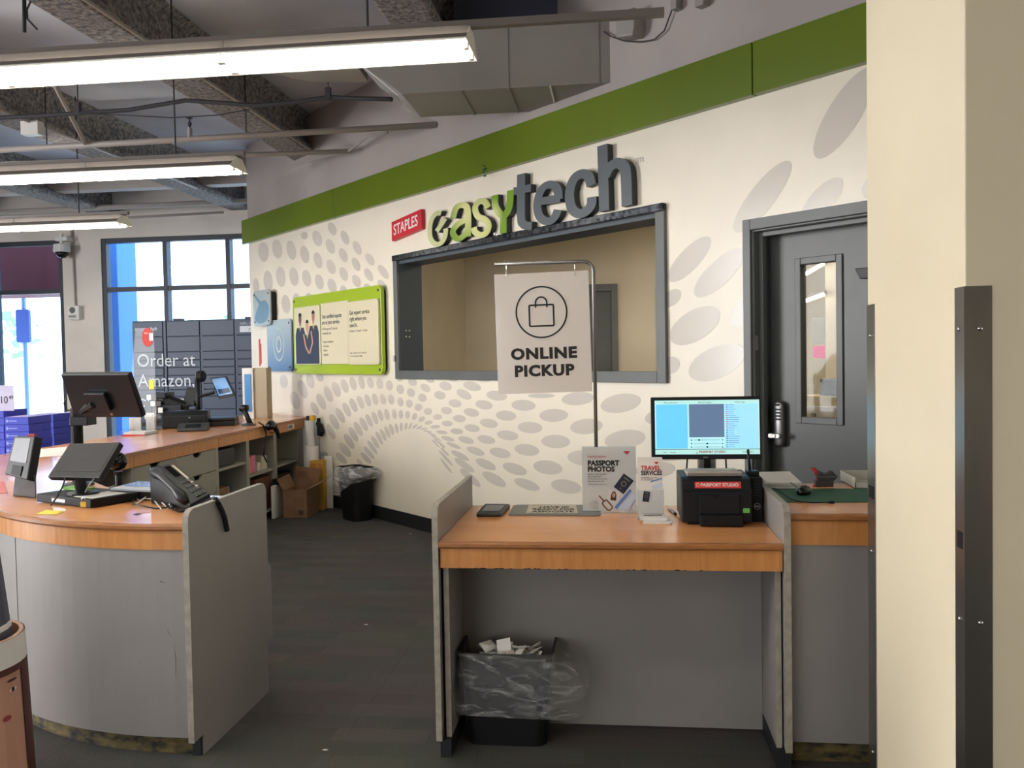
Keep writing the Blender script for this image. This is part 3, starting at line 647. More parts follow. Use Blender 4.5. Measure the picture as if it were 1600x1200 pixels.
def worktop(T, x0, x1, y0, y1, zt, th=.028, ax='y'):
    q = MB(); q.box((x0, y0+.02, zt-th), (x1, y1, zt)); part(T, 'worktop', q, m_wood)
    q = MB(); q.prism([(y0+.0201, zt), (y0+.006, zt-.0004), (y0, zt-.008), (y0, zt-th+.008), (y0+.006, zt-th), (y0+.0201, zt-th)], x0, x1, 'x'); part(T, 'nosing', q, m_nose)
H = .90
T = thing('service_counter', 'low maple topped counter with open knee space and grey end panels', 'counter', (-.05, 3.9, 0))
side_panel(T, -.757, -.733, 3.50, 4.38, .08, 1.05)
side_panel(T, .635, .661, 3.50, 4.38, .08, 1.05)
worktop(T, -.732, .634, 3.50, 4.38, H)
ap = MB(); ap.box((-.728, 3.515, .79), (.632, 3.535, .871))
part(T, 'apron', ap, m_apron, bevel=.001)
q = MB()
for _ in range(34):
    x = rnd.uniform(-.68, .35); w = rnd.uniform(.004, .03); q.prism([(x, .789), (x+w, .789), (x+w*.7, .789+rnd.uniform(.002, .005)), (x+w*.2, .789+rnd.uniform(.001, .004))], 3.5135, 3.5155, 'y')
part(T, 'chipped_edge', q, mat('dark_chips', (60, 44, 34), .8), kind='stuff')
for x0, x1 in ((-.722, -.700), (.607, .629)):
    part(T, 'support_panel', MB().box((x0+.001, 3.545, .08), (x1-.001, 4.3, .788)), m_lam)
    part(T, 'edge_band', MB().box((x0, 3.541, .08), (x1, 3.545, .788)), m_edge)
part(T, 'kick', MB().box((-.745, 3.525, 0), (-.700, 4.3, .079)), m_kick); part(T, 'kick', MB().box((.605, 3.525, 0), (.661, 4.3, .079)), m_kick)
part(T, 'modesty_panel', MB().box((-.70, 3.87, .012), (.606, 3.89, .868)), m_lam)

T = thing('side_counter', 'taller maple topped counter with grey front, right of the low counter', 'counter', (1.2, 3.95, 0))
worktop(T, .664, 1.75, 3.53, 4.36, 1.012)
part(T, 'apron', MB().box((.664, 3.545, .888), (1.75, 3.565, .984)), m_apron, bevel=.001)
part(T, 'front_panel', MB().box((.664, 3.555, .10), (1.29, 3.57, .888)), m_lam); part(T, 'front_panel', MB().box((1.295, 3.555, .10), (1.75, 3.57, .888)), m_lam)
part(T, 'body', MB().box((.664, 3.571, .10), (1.75, 4.3, .983)), m_lam)
part(T, 'kick', MB().box((.664, 3.61, 0), (1.75, 4.2, .1)), m_glue, label='black kick board smeared with old yellow glue')

# ---------------- pickup sign on its pole
PY = 4.2
a = py(931.3, 690, PY); xp = a.x; zt = py(900, 409, PY).z; xl = py(773, 409, PY).x
T = thing('pickup_sign', 'hanging online pickup sign on a grey pole stand', 'sign', (xp, PY, H))
q = MB(); q.prism(rrect(-.52, 4.09, -.085, 4.37, .02), H, H+.006, 'z'); part(T, 'base_plate', q, mat('grey_base_plate', (126, 128, 126), .4, metal=.3))
r = .045
pts = [(xp, PY, H+.006), (xp, PY, zt-r)]+[(xp-r+r*math.cos(t), PY, zt-r+r*math.sin(t)) for t in [k*PI/12 for k in range(1, 7)]]+[(xl, PY, zt)]
part(T, 'pole', MB().tube(pts, .0085, 12), m_pole, smooth=True)
BL, BR, TL = py(778.8, 616, PY), py(925.5, 611.5, PY), py(771.6, 429.3, PY)
sx_ = (BR-BL); ang = math.atan2(sx_.z, sx_.x); wS = sx_.length; hS = (TL-BL).length
SM = Matrix.Translation(BL) @ Matrix.Rotation(-ang, 4, 'Y')
SMt = Matrix.Translation(-Vector((xp, PY, H))) @ SM     # same plane in the thing's own space
part(T, 'sign_card', MB(SM).box((0, -.002, 0), (wS, .002, hS)), mat('laminated_card', (222, 215, 208), .12, coat=.5), label='glossy laminated white card')
cx, cz = wS*.5-.004, hS*.672
q = MB(SM); q.ribbon([(cx+.121*math.cos(2*PI*k/48), cz+.121*math.sin(2*PI*k/48)) for k in range(48)], .0075, -.0032, -.0022, close=True); part(T, 'circle_mark', q, m_ink)
q = MB(SM); q.ribbon(rrect(cx-.058, cz-.066, cx+.058, cz+.034, .004, 2), .008, -.0032, -.0022, close=True)
q.ribbon([(cx-.027, cz+.022)]+[(cx+.027*math.cos(t), cz+.045+.027*math.sin(t)) for t in [PI-k*PI/10 for k in range(11)]]+[(cx+.027, cz+.022)], .0075, -.0036, -.0026); part(T, 'bag_mark', q, m_ink)
text(T, 'ONLINE', .071, SMt @ Vector((cx+.004, -.0025, hS*.288)), m_ink, align='CENTER', bold=.0035, sx=1.13, sp=1.12, M=UP @ Matrix.Rotation(ang, 4, 'Z'))
text(T, 'PICKUP', .071, SMt @ Vector((cx+.003, -.0025, hS*.145)), m_ink, align='CENTER', bold=.0035, sx=1.10, sp=1.12, M=UP @ Matrix.Rotation(ang, 4, 'Z'))
for x in (791, 898):
    t0 = py(x, 410, PY); b0 = py(x, 431, PY)
    q = MB(); q.tube([t0+Vector((0.010*math.cos(k*PI/5), 0, .010*math.sin(k*PI/5))) for k in range(11)], .0016, 5); q.tube([t0-Vector((0, 0, .009)), t0-Vector((0, 0, .03)), b0-Vector((0, .003, 0)), b0+Vector((.004, -.003, .006))], .002, 5)
    part(T, 'hook', q, m_chrome)

# ---------------- trash can under the counter with its clear liner
def bag_mat(name, col=(214, 214, 214), base=.10, amp=.5, sc=9):
    m = D.materials.new(name); m.use_nodes = True; nt = m.node_tree
    for n in list(nt.nodes): nt.nodes.remove(n)
    o = nt.nodes.new('ShaderNodeOutputMaterial'); t = nt.nodes.new('ShaderNodeBsdfTransparent'); t.inputs[0].default_value = (.93, .93, .93, 1)
    p = nt.nodes.new('ShaderNodeBsdfPrincipled'); p.inputs['Base Color'].default_value = rgb(col); p.inputs['Roughness'].default_value = .22
    g = nt.nodes.new('ShaderNodeNewGeometry'); mp = nt.nodes.new('ShaderNodeMapping'); mp.inputs['Scale'].default_value = (.45, .6, 1.5)
    nz = nt.nodes.new('ShaderNodeTexNoise'); nz.inputs['Scale'].default_value = sc; nz.inputs['Detail'].default_value = 6; nz.inputs['Distortion'].default_value = 1.6
    nt.links.new(g.outputs['Position'], mp.inputs[0]); nt.links.new(mp.outputs[0], nz.inputs['Vector'])
    r1 = nt.nodes.new('ShaderNodeMapRange'); r1.inputs[1].default_value = .5; r1.inputs[2].default_value = .72; r1.inputs[3].default_value = base; r1.inputs[4].default_value = base+amp
    nt.links.new(nz.outputs['Fac'], r1.inputs[0])
    bp = nt.nodes.new('ShaderNodeBump'); bp.inputs['Strength'].default_value = .8; bp.inputs['Distance'].default_value = .02
    nt.links.new(nz.outputs['Fac'], bp.inputs['Height']); nt.links.new(bp.outputs[0], p.inputs['Normal'])
    mx = nt.nodes.new('ShaderNodeMixShader'); nt.links.new(r1.outputs[0], mx.inputs[0]); nt.links.new(t.outputs[0], mx.inputs[1]); nt.links.new(p.outputs[0], mx.inputs[2])
    nt.links.new(mx.outputs[0], o.inputs[0]); return m
m_bag = bag_mat('clear_liner', (200, 200, 200), .13, .34, 15); m_bag2 = bag_mat('clear_liner_white', (226, 226, 228), .28, .55, 12)
def bin_rings(w, d, h, taper, r, n=6):
    def ring(s, z, g=0): return [Vector((x, y, z)) for x, y in rrect(-(w*s+g)/2, -(d*s+g)/2, (w*s+g)/2, (d*s+g)/2, r, n)]
    return ring
def waste_bin(name, label, loc, rz, w, d, h, taper, skirt, bmat, r=.05, extra=None):
    T = thing(name, label, 'bin', loc, rz)
    ring = bin_rings(w, d, h, taper, r)
    q = L(); R_ = [ring(taper, 0), ring(taper+(1-taper)*.5, h*.5), ring(1, h-.012), ring(1, h-.012, .016), ring(1, h, .016), ring(1, h, -.006), ring(taper+(1-taper)*.5, h*.5, -.008), ring(taper, .01, -.008)]
    q.loft(R_, (True, True)); part(T, 'tub', q, m_black2, smooth=False)
    # liner: inside wall -> over the rim -> loose skirt outside
    base = ring(1, 0); N = len(base); rows = []
    q = L(); rn = random.Random(3)
    ph = [rn.uniform(0, 6.28) for _ in range(8)]
    steps = [(-.030, -h*.45), (-.022, -.12), (-.014, -.03), (.006, .012), (.028, -.004)]+[skirt(i/8.0) for i in range(1, 9)]
    for si, (g, z) in enumerate(steps):
        row = []
        for k, b0 in enumerate(base):
            a = 2*PI*k/N; dirv = Vector((b0.x, b0.y, 0)).normalized()
            gg, zz = g, z
            if si > 4 and extra: gg, zz = extra(a, math.atan2(b0.y, b0.x), g, z, (si-4)/8.0)
            wv = (.012 if si > 4 else .005)*(math.sin(7*a+ph[0]+si*.5)+.7*math.sin(13*a+ph[1]-si*.7)+.5*math.sin(23*a+ph[2]+si))
            row.append(Vector((b0.x, b0.y, h+zz+wv*.25*(si > 3)))+dirv*(gg+abs(wv)*(.8 if si > 4 else .4)))
        rows.append(row)
    q.loft(rows, (False, False)); lo = part(T, 'liner', q, bmat, smooth=True, label='clear plastic liner folded over the rim')
    sb = lo.modifiers.new('ss', 'SUBSURF'); sb.levels = 1; sb.render_levels = 1
    return T
def sk1(t): return (.028+.05*math.sin(min(1, t*1.2)*PI*.6), -.21*t)
def ex1(a, th, g, z, t):
    right = max(0, math.cos(th))**2; front = max(0, -math.sin(th)); left = max(0, -math.cos(th))
    g2 = g*(.55+.2*front) + right*.15*math.sin(min(1, t*1.15)*PI*.62) - left*.03
    return (g2, z*(1.0+.32*front-.15*right))
b1 = waste_bin('waste_bin', 'black waste bin with clear liner and receipts under the low counter', (-.487, 3.775, 0), 0, .40, .29, .40, .84, sk1, m_bag, extra=ex1)
# crumpled receipts: uncountable scraps
q = L(); rn = random.Random(11)
for i in range(26):
    x, y, z = rn.uniform(-.10, .12), rn.uniform(-.12, -.0), rn.uniform(.36, .40)
    M_ = Matrix.Translation((x, y, z)) @ Matrix.Rotation(rn.uniform(-1.2, 1.2), 4, 'Z') @ Matrix.Rotation(rn.uniform(-.9, 1.1), 4, 'X') @ Matrix.Rotation(rn.uniform(-.5, .5), 4, 'Y')
    w, l = rn.uniform(.022, .04), rn.uniform(.03, .07)
    q.add([M_ @ Vector(p) for p in ((-w, -l/2, 0), (w, -l/2, .004), (w, l/2, -.003), (-w, l/2, .006), (0, 0, .01))], [(0, 1, 4), (1, 2, 4), (2, 3, 4), (3, 0, 4)])
q.add([Matrix.Translation((-.005, -.09, .37)) @ Matrix.Rotation(-.12, 4, 'Y') @ Vector(p) for p in ((-.03, 0, 0), (.03, 0, 0), (.03, .02, .075), (-.03, .02, .068))], [(0, 1, 2, 3)])
rc = MB(); I = Matrix.Translation((-.487, 3.775, 0)); rc.v = [I @ v for v in q.v]; rc.f = q.f
solo('receipts', rc, m_paper, 'crumpled white receipts heaped in the bin under the counter', 'receipts', kind='stuff')

# ---------------- things on the low counter
p4 = [pz(x, y, H) for x, y in ((744, 808), (783, 808), (797, 793), (757, 792.5))]
T = thing('signature_pad', 'flat black signature pad near the left end panel', 'pad', pz(770, 800, H))
q = MB(); q.prism([(p.x, p.y) for p in p4], H, H+.018, 'z'); part(T, 'body', q, m_dkgrey, bevel=.006)
c_ = sum((p for p in p4), Vector())/4
q = MB(); q.prism([((p.x-c_.x)*.72+c_.x, (p.y-c_.y)*.62+c_.y+.004) for p in p4], H+.018, H+.0195, 'z'); part(T, 'screen', q, m_gloss)
# paper note lying on the base plate
Hb = H+.006
p4 = [pz(x, y, Hb) for x, y in ((822, 802.5), (903, 801.5), (900, 789.5), (826, 789.5))]
nt_ = thing('paper_note', 'taped paper note lying on the sign stand base', 'note', (p4[0].x, p4[0].y, Hb))
q = MB(); q.prism([(p.x, p.y) for p in p4], Hb, Hb+.0015, 'z'); part(nt_, 'sheet', q, mat('aged_paper', (214, 206, 186), .35, noise=(40, .15)))
wn = p4[1].x-p4[0].x; dn = p4[2].y-p4[1].y
text(nt_, 'HAVE ID\nREADY FOR\nASSOCIATE', .062, (wn*.5, dn*.70, .0018), m_ink, M=Matrix.Identity(4), align='CENTER', bold=.0015, sx=.62, ls=.95, ext=.0003)

def red_bird(T, x, z, s, y, m):
    q = L(); q.prism([(x-.5*s, z+.22*s), (x+.5*s, z+.28*s), (x+.16*s, z-.25*s), (x+.05*s, z-.05*s), (x-.08*s, z-.25*s), (x-.16*s, z-.02*s)], y-.0005, y+.0003, 'y'); part(T, 'emblem', q, m)
def passport(T, x, z, w, h, an, y):
    M_ = Matrix.Translation((x, y, z)) @ Matrix.Rotation(an, 4, 'Y')
    q = MB(M_); q.local = True; q.box((-w/2, -.0008, -h/2), (w/2, 0, h/2)); part(T, 'passport_print', q, mat('passport_navy', (28, 34, 62), .5))
    q = MB(M_); q.local = True; q.ribbon(arc(0, 0, w*.2, w*.2, 0, 345, 10), w*.06, -.0014, -.0009); q.box((-w*.28, -.0014, h*.3), (w*.28, -.0009, h*.36)); q.box((-w*.05, -.0014, -h*.36), (w*.05, -.0009, -h*.30)); part(T, 'gold_print', q, mat('dull_gold', (150, 140, 100), .5))
# passport photo sign in an acrylic stand
a, b_ = py(911, 802, 4.17), py(993, 697, 4.17); w, h = b_.x-a.x, b_.z-H
T = thing('passport_sign', 'white passport photos sign in a clear upright stand', 'sign', (a.x, 4.17, H))
q = L(); q.box((-.002, -.006, .001), (w+.002, -.003, h)); q.box((-.002, .003, .001), (w+.002, .006, h)); q.box((-.002, -.006, 0), (w+.002, .07, .003)); part(T, 'acrylic_stand', q, m_acrylic)
q = L(); q.box((0, -.0025, .012), (w, .0005, h-.003)); part(T, 'poster', q, m_paper)
yy = -.0032
text(T, 'TRAVEL READY', h*.034, (w*.1, yy, h*.835), m_redink, bold=.0002, sp=1.25)
text(T, 'PASSPORT\nPHOTOS', h*.105, (w*.1, yy, h*.715), m_ink, bold=.0016, sx=.96, ls=.86)
text(T, 'Ready in 30 minutes.\nPlus, must-have\nproducts and services\nfor your next trip.', h*.033, (w*.1, yy, h*.575), m_greyink, ls=1.05)
text(T, 'Selection varies by store. Ask for details.', h*.017, (w*.1, yy, h*.43), m_greyink)
red_bird(T, w*.83, h*.9, w*.13, yy, m_redink)
passport(T, w*.77, h*.44, w*.23, w*.32, .65, yy)
M_ = Matrix.Translation((w*.58, yy, h*.26)) @ Matrix.Rotation(.12, 4, 'Y')
q = MB(M_); q.local = True; q.box((-w*.1, -.001, -w*.1), (w*.1, -.0002, w*.1)); part(T, 'portrait_card', q, m_white)
q = MB(M_); q.local = True; q.prism([(x*w*.055, z*w*.085) for x, z in ((-1, -1), (1, -1), (.9, .3), (.4, 1), (-.4, 1), (-.9, .3))], -.0016, -.0011, 'y'); part(T, 'portrait_hair', q, mat('print_brown', (70, 40, 32), .6))
q = MB(M_); q.local = True; q.prism(arc(0, w*.015, w*.03, w*.045, 0, 340, 12), -.0021, -.0017, 'y'); part(T, 'portrait_face', q, mat('print_skin', (206, 158, 130), .6))
M_ = Matrix.Translation((w*.46, yy, h*.12)) @ Matrix.Rotation(-.75+1.5, 4, 'Y')
q = MB(M_); q.local = True; q.ribbon(rrect(-w*.055, -w*.1, w*.055, w*.1, .008, 2), .006, -.001, -.0002, close=True); q.ribbon([(0, w*.1), (0, w*.24)], .006, -.0012, -.0003); M_2 = None
q.v = [Matrix.Translation((w*.46, 0, h*.12)) @ Matrix.Rotation(-1.45, 4, 'Y') @ Matrix.Translation((-w*.46, 0, -h*.12)) @ v for v in q.v]
part(T, 'luggage_tag_print', q, mat('tag_brown', (128, 58, 40), .6))
for dx, c, wd_ in ((0, (96, 140, 206), .014), (.028, (206, 218, 236), .03), (.062, (120, 140, 190), .003)):
    q = L(); x0, z0, x1, z1 = w*.61+dx, h*.075-dx*.3, w*.9+dx*.7, h*.35-dx*.75
    x1 = min(x1, w*.97)
    q.ribbon([(x0, z0), (x1, z1)], wd_, -.0042, -.0034); part(T, 'ticket_print', q, mat('ticket_%d' % c[0], c, .6))
q = L()
for i in range(5): q.ribbon(arc(w*(.17+.022*i), h*(.12+.012*(i % 3)), .012, .016, 0, 330, 8), .0016, -.0042, -.0034)
part(T, 'sketch_print', q, mat('print_pale', (196, 192, 192), .7))
# travel services brochures
a, b_ = py(997, 812, 4.03), py(1035, 714, 4.03); w, h = b_.x-a.x, b_.z-H
T = thing('brochure_holder', 'clear holder of travel services brochures beside the passport sign', 'brochure holder', (a.x, 4.03, H))
q = L(); q.box((-.003, -.028, 0), (w+.003, -.026, h*.48)); q.box((-.003, -.026, 0), (w+.003, .03, .003)); q.box((-.003, -.026, .003), (-.001, .01, h*.5)); q.box((w+.001, -.026, .003), (w+.003, .01, h*.5)); part(T, 'acrylic_pocket', q, m_acrylic)
for i in range(3):
    q = L(); q.prism(rrect(0, .004, w, h-.001-i*.001, .006, 2), .0+i*.004, .003+i*.004, 'y'); part(T, 'brochure', q, m_paper)
yy = -.0005
text(T, 'TRAVEL', h*.098, (w*.14, yy, h*.79), m_redink, bold=.0009, sx=.92); text(T, 'SERVICES', h*.098, (w*.14, yy, h*.71), m_ink, bold=.0009, sx=.84)
text(T, 'Everything you need\nfor a better trip.', h*.032, (w*.14, yy, h*.655), m_greyink)
red_bird(T, w*.75, h*.9, w*.2, yy, m_redink); passport(T, w*.34, h*.36, w*.26, h*.17, .15, yy)
q = L(); q.ribbon([(w*.52, h*.6), (w*.98, h*.655)], .006, yy-.0005, yy+.0002); part(T, 'ticket_print', q, mat('ticket_96', (96, 140, 206), .6))
q = L(); q.ribbon([(w*.58, h*.5), (w*.97, h*.56)], .02, yy-.0004, yy+.0002); part(T, 'ticket_print', q, mat('ticket_206', (206, 218, 236), .6))
# stack of cards in front
cs = thing('card_stack', 'small stack of white cards in front of the brochures', 'cards', pz(1022, 816, H))
for i in range(7):
    q = MB(); c0 = pz(1024, 817, H); o_ = (.012*((i % 3)-1)*.5+(.014 if i < 3 else 0), (-.022 if i < 3 else .008))
    q.box((c0.x-.062+o_[0], c0.y-.01+o_[1], H+.0035*i+.0004), (c0.x+.052+o_[0], c0.y+.062+o_[1], H+.0035*i+.0036)); part(cs, 'card', q, m_paper)
text(cs, '40%OFF', .03, (-.046, .018, .0255), m_ink, M=Matrix.Identity(4), bold=.001, sx=.8, ext=.0002)
a, b_ = pz(1044, 796, H), pz(1056, 805, H)
T = thing('pen', 'short dark pen lying beside the card stack', 'pen', a)
part(T, 'barrel', MB().tube([a+Vector((0, 0, .006)), a.lerp(b_, .8)+Vector((0, 0, .006))], .0055, 8), m_steel, smooth=True); part(T, 'cap', MB().tube([a.lerp(b_, .8)+Vector((0, 0, .006)), b_+Vector((0, 0, .006))], .0062, 8), m_black, smooth=True)

# photo printer
y0 = 3.88; xa, xb = py(1065, 815, y0).x, py(1176, 815, y0).x; xm = (xa+xb)/2; W_ = xb-xa
T = thing('photo_printer', 'black photo printer with a red label strip on its front', 'printer', (xm, y0, H)); hw = W_/2
q = L(); q.prism([(0.0, .012), (.30, .012), (.31, .03), (.31, .195), (.30, .205), (.06, .205), (.03, .195), (.012, .15), (0, .145)], -hw, hw, 'x'); part(T, 'case', q, m_black, bevel=.008)
q = L(); q.box((-hw+.03, .02, 0), (hw-.03, .28, .012)); part(T, 'foot', q, m_black2)
q = L(); q.box((-hw+.075, -.045, .004), (hw-.045, .0, .05)); part(T, 'paper_tray', q, m_black2, bevel=.004)
q = L(); q.prism([(-hw+.075, .05), (hw-.055, .05), (hw-.055, .135), (.02, .135), (0, .118), (-.02, .135), (-hw+.075, .135)], -.012, 0, 'y'); part(T, 'output_door', q, m_black, bevel=.002)
SL = Matrix.Translation((0, .021, .1725)) @ Matrix.Rotation(math.radians(-22), 4, 'X')
q = MB(SL); q.local = True; q.box((-hw+.06, -.003, -.014), (hw-.045, -.0005, .014)); part(T, 'label_strip', q, mat('label_red', (222, 66, 66), .4))
text(T, 'PASSPORT STUDIO', .019, SL @ Vector((-hw+.085, -.0034, -.006)), m_white, M=Matrix.Rotation(math.radians(-22), 4, 'X') @ UP, bold=.0006, ext=.0002)
text(T, 'ID photos', .009, SL @ Vector((hw-.11, -.0034, .003)), m_redink, M=Matrix.Rotation(math.radians(-22), 4, 'X') @ UP, ext=.0002)
q = MB(SL); q.local = True; q.ribbon(arc(-hw+.073, 0, .007, .007, 0, 360, 8), .002, -.0042, -.0035); part(T, 'label_mark', q, m_white)
q = L(); q.prism(rrect(hw-.04, .055, hw-.012, .075, .003, 2), -.003, 0, 'y'); part(T, 'energy_sticker', q, mat('sticker_green', (120, 200, 90), .4))
q = L(); q.prism([(.06, .206), (.29, .206), (.29, .212), (.2, .215), (.08, .222), (.05, .23), (.045, .224)], -hw+.03, hw-.035, 'x'); part(T, 'paper_rest', q, mat('pale_tray', (176, 168, 158), .5), bevel=.003)
text(T, 'PLEASE DO NOT REMOVE PHOTOS UNTIL COMPLETE', .011, (-hw+.045, .12, .2225), m_greyink, M=Matrix.Rotation(-.35, 4, 'X'), sx=.85, ext=.0004)

# mini pc with wifi aerial
T = thing('mini_pc', 'slim upright black mini computer right of the printer', 'computer', (.602, 3.95, H))
q = L(); q.box((-.024, 0, .004), (.026, .19, .198)); part(T, 'case', q, m_black2, bevel=.005)
q = L(); q.ribbon(arc(.002, .072, .013, .013, 0, 360, 16), .0016, -.0012, .0002); part(T, 'badge_ring', q, m_steel)
text(T, 'DELL', .009, (-.0085, -.0012, .069), m_steel, bold=.0003, ext=.0002)
q = L()
for k in range(5): q.box((-.015, -.001, .12+k*.012), (.012, 0, .1215+k*.012))
part(T, 'vents', q, m_dkgrey)
q = L(); q.box((-.03, .01, 0), (.032, .18, .004)); part(T, 'foot', q, m_black)
T = thing('wifi_aerial', 'stubby black wifi aerial standing on the mini computer', 'aerial', (.592, 4.03, H+.198))
q = L(); q.box((-.024, -.03, 0), (.03, .03, .022)); part(T, 'base', q, m_black, bevel=.004)
q = L(); q.tube([(-.006, 0, .02), (-.014, 0, .115)], .006, 8); part(T, 'mast', q, m_black, smooth=True)

# monitor
MY = 4.24
c = [py(x, y, MY) for x, y in ((1018.2, 719), (1190.5, 716.5), (1187.5, 618), (1015.5, 620))]
w = c[1].x-c[0].x; h = c[2].z-c[1].z
T = thing('monitor', 'black monitor with a glowing passport photo program behind the printer', 'monitor', ((c[0].x+c[1].x)/2, MY+.05, H))
cx_ = (c[0].x+c[1].x)/2; M_ = Matrix.Translation((cx_-cx_, -.05, (c[0].z+c[1].z)/2-H)) @ Matrix.Rotation(math.radians(-3), 4, 'X')
def ml(): q = MB(M_); q.local = True; return q
q = ml(); q.box((-w/2, 0, 0), (w/2, .035, h)); bez = part(T, 'bezel', q, m_black, bevel=.004)
sw0, sw1, sz0, sz1 = -w/2+.018, w/2-.008, .024, h-.016
def scr(name, x0, z0, x1, z1, col, e, lift, par=None):   # fractions of the screen
    X0, X1 = sw0+(sw1-sw0)*x0, sw0+(sw1-sw0)*x1; Z0, Z1 = sz0+(sz1-sz0)*z0, sz0+(sz1-sz0)*z1
    q = ml(); q.box((X0, -.0008-lift*.0005, Z0), (X1, -.0003-lift*.0005+.0004, Z1)); return part(bez, name, q, mat('screen_%d_%d_%d' % col, col, .3, emit=e))
scr('screen', 0, 0, 1, 1, (176, 226, 222), .42, 0)
scr('screen_panel', .012, .11, .315, .925, (98, 190, 246), .48, 1); scr('screen_panel', .33, .315, .665, .925, (96, 122, 156), .34, 1); scr('screen_panel', .67, .11, .985, .925, (150, 212, 246), .46, 1)
scr('screen_panel', .335, .11, .66, .3, (172, 226, 238), .44, 1); scr('screen_bar', 0, .088, 1, .1, (60, 100, 104), .3, 2)
q = ml(); 
for j, f in enumerate((.19, .5, .5)):
    zz = sz0+(sz1-sz0)*(.265-j*.065); q.box((sw0+(sw1-sw0)*.375, -.0022, zz-.0006), (sw0+(sw1-sw0)*.625, -.0016, zz+.0008))
    q.lathe([(.0045, 0), (.0045, .0006)], n=10, M=Matrix.Translation((sw0+(sw1-sw0)*(.375+.25*f), -.0022, zz)) @ Matrix.Rotation(PI/2, 4, 'X'))
    for s in (.35, .645): q.box((sw0+(sw1-sw0)*s-.003, -.0022, zz-.003), (sw0+(sw1-sw0)*s+.003, -.0016, zz+.002))
part(bez, 'slider_print', q, m_ink)
rr_ = random.Random(4)
for jj, cset in ((0, (90, 120, 190)), (3, (200, 60, 70)), (12, (60, 70, 80)), (17, (60, 150, 90))):
    q = ml(); n = {0: 3, 3: 9, 12: 5, 17: 4}[jj]
    for j in range(jj, jj+n):
        zz = sz0+(sz1-sz0)*(.905-j*.0385); x = sw0+(sw1-sw0)*.683
        q.box((x, -.0022, zz-.002), (x+.008, -.0016, zz+.002))
    part(bez, 'flag_print', q, mat('screen_%d_%d_%d' % cset, cset, .4, emit=.35))
q = ml()
for j in range(21):
    zz = sz0+(sz1-sz0)*(.905-j*.0385); x = sw0+(sw1-sw0)*.705; q.box((x, -.0022, zz-.0008), (x+rr_.uniform(.02, .055), -.0016, zz+.0008))
part(bez, 'list_print', q, mat('screen_ink', (80, 110, 130), .5, emit=.15))
Mi = M_ @ UP
def st(s, fx, fz, sz, m, **k): text(bez, s, sz, M_ @ Vector((sw0+(sw1-sw0)*fx, -.0024, sz0+(sz1-sz0)*fz)), m, M=Matrix.Rotation(math.radians(-3), 4, 'X') @ UP, ext=.0001, **k)
st('Photo Selection', .09, .945, .010, m_ink); st('Edit and Adjust', .42, .945, .010, m_ink); st('Photo Type', .77, .945, .010, m_ink)
st('PASSPORT STUDIO', .42, .028, .0145, m_redink, bold=.0004); st('Exit      Settings', .08, .03, .009, m_ink); st('Print     Next', .84, .03, .009, m_ink)
q = ml(); q.ribbon(arc(sw0+(sw1-sw0)*.40, sz0+.008, .004, .004, 0, 360, 8), .0015, -.0026, -.0018); part(bez, 'logo_print', q, m_redink)
text(T, 'DELL', .010, M_ @ Vector((-.014, -.001, .006)), m_steel, M=Matrix.Rotation(math.radians(-3), 4, 'X') @ UP, bold=.0003)
q = L(); q.box((-.045, .0, 0), (.055, .13, .008)); part(T, 'stand_foot', q, m_black2, bevel=.003)
q = L(); q.box((-.035, .0, .008), (.05, .03, .26)); part(T, 'stand_neck', q, mat('silver_plastic', (150, 150, 148), .35, metal=.4), bevel=.008); q = L(); q.box((-.008, -.012, .1), (.024, .0, .26)); part(T, 'stand_cover', q, m_black, bevel=.003)
q = L(); q.tube([(-.085, -.03, .27), (-.095, .0, .12), (-.1, .02, .01)], .004, 6); q.tube([(.092, -.03, .27), (.1, .0, .12), (.1, .02, .01)], .004, 6); part(T, 'cable', q, m_black)

# ---------------- things on the taller side counter
H2 = 1.012
a, b_ = pz(1300, 785.3, H2), pz(1300, 764.3, H2)
T = thing('cutting_mat', 'green cutting mat on the taller side counter', 'mat', (1.1, (a.y+b_.y)/2, H2))
part(T, 'sheet', MB().box((.668, a.y, H2), (1.6, b_.y, H2+.003)), mat('mat_green', (24, 84, 62), .55))
q = MB()
for i in range(60):
    x = .62+i*.02
    if x+.2 < 1.6 and x > .67: q.add([(x, a.y+.01, H2+.0033), (x+.0012, a.y+.01, H2+.0033), (x+.2012, b_.y-.01, H2+.0033), (x+.2, b_.y-.01, H2+.0033)], [(0, 1, 2, 3)])
part(T, 'grid_print', q, mat('mat_line', (50, 108, 80), .6), kind='stuff')
T = thing('paper_stack', 'stack of white paper beside the mini computer on the side counter', 'paper', pz(1222, 760, H2))
P4 = [pz(x, y, H2) for x, y in ((1197, 764), (1251, 764), (1232, 746), (1180, 747))]
for i in range(9):
    dx, dy = rnd.uniform(-.006, .006), rnd.uniform(-.008, .008)
    q = MB(); q.prism([(p.x+dx, p.y+dy) for p in P4], H2+.0035*i+.0004, H2+.0035*i+.0036, 'z'); part(T, 'sheet', q, m_paper)
T = thing('computer_mouse', 'black computer mouse on the green cutting mat', 'mouse', pz(1256, 772, H2))
c0 = pz(1256, 772, H2+.003)
q = MB(Matrix.Translation(c0) @ Matrix.Rotation(-.5, 4, 'Z'))
rg = []
for k, (s, z) in enumerate(((.9, 0), (1, .008), (.96, .02), (.75, .031), (.4, .037), (.1, .0385))):
    rg.append([Vector((.03*s*math.cos(a_), .052*s*math.sin(a_)-(0.006*k/5), z)) for a_ in [2*PI*i/18 for i in range(18)]])
q.loft(rg); part(T, 'shell', q, m_gloss, smooth=True)
q = MB(Matrix.Translation(c0) @ Matrix.Rotation(-.5, 4, 'Z')); q.box((-.003, .012, .026), (.003, .03, .0385)); part(T, 'wheel', q, m_dkgrey, bevel=.002)
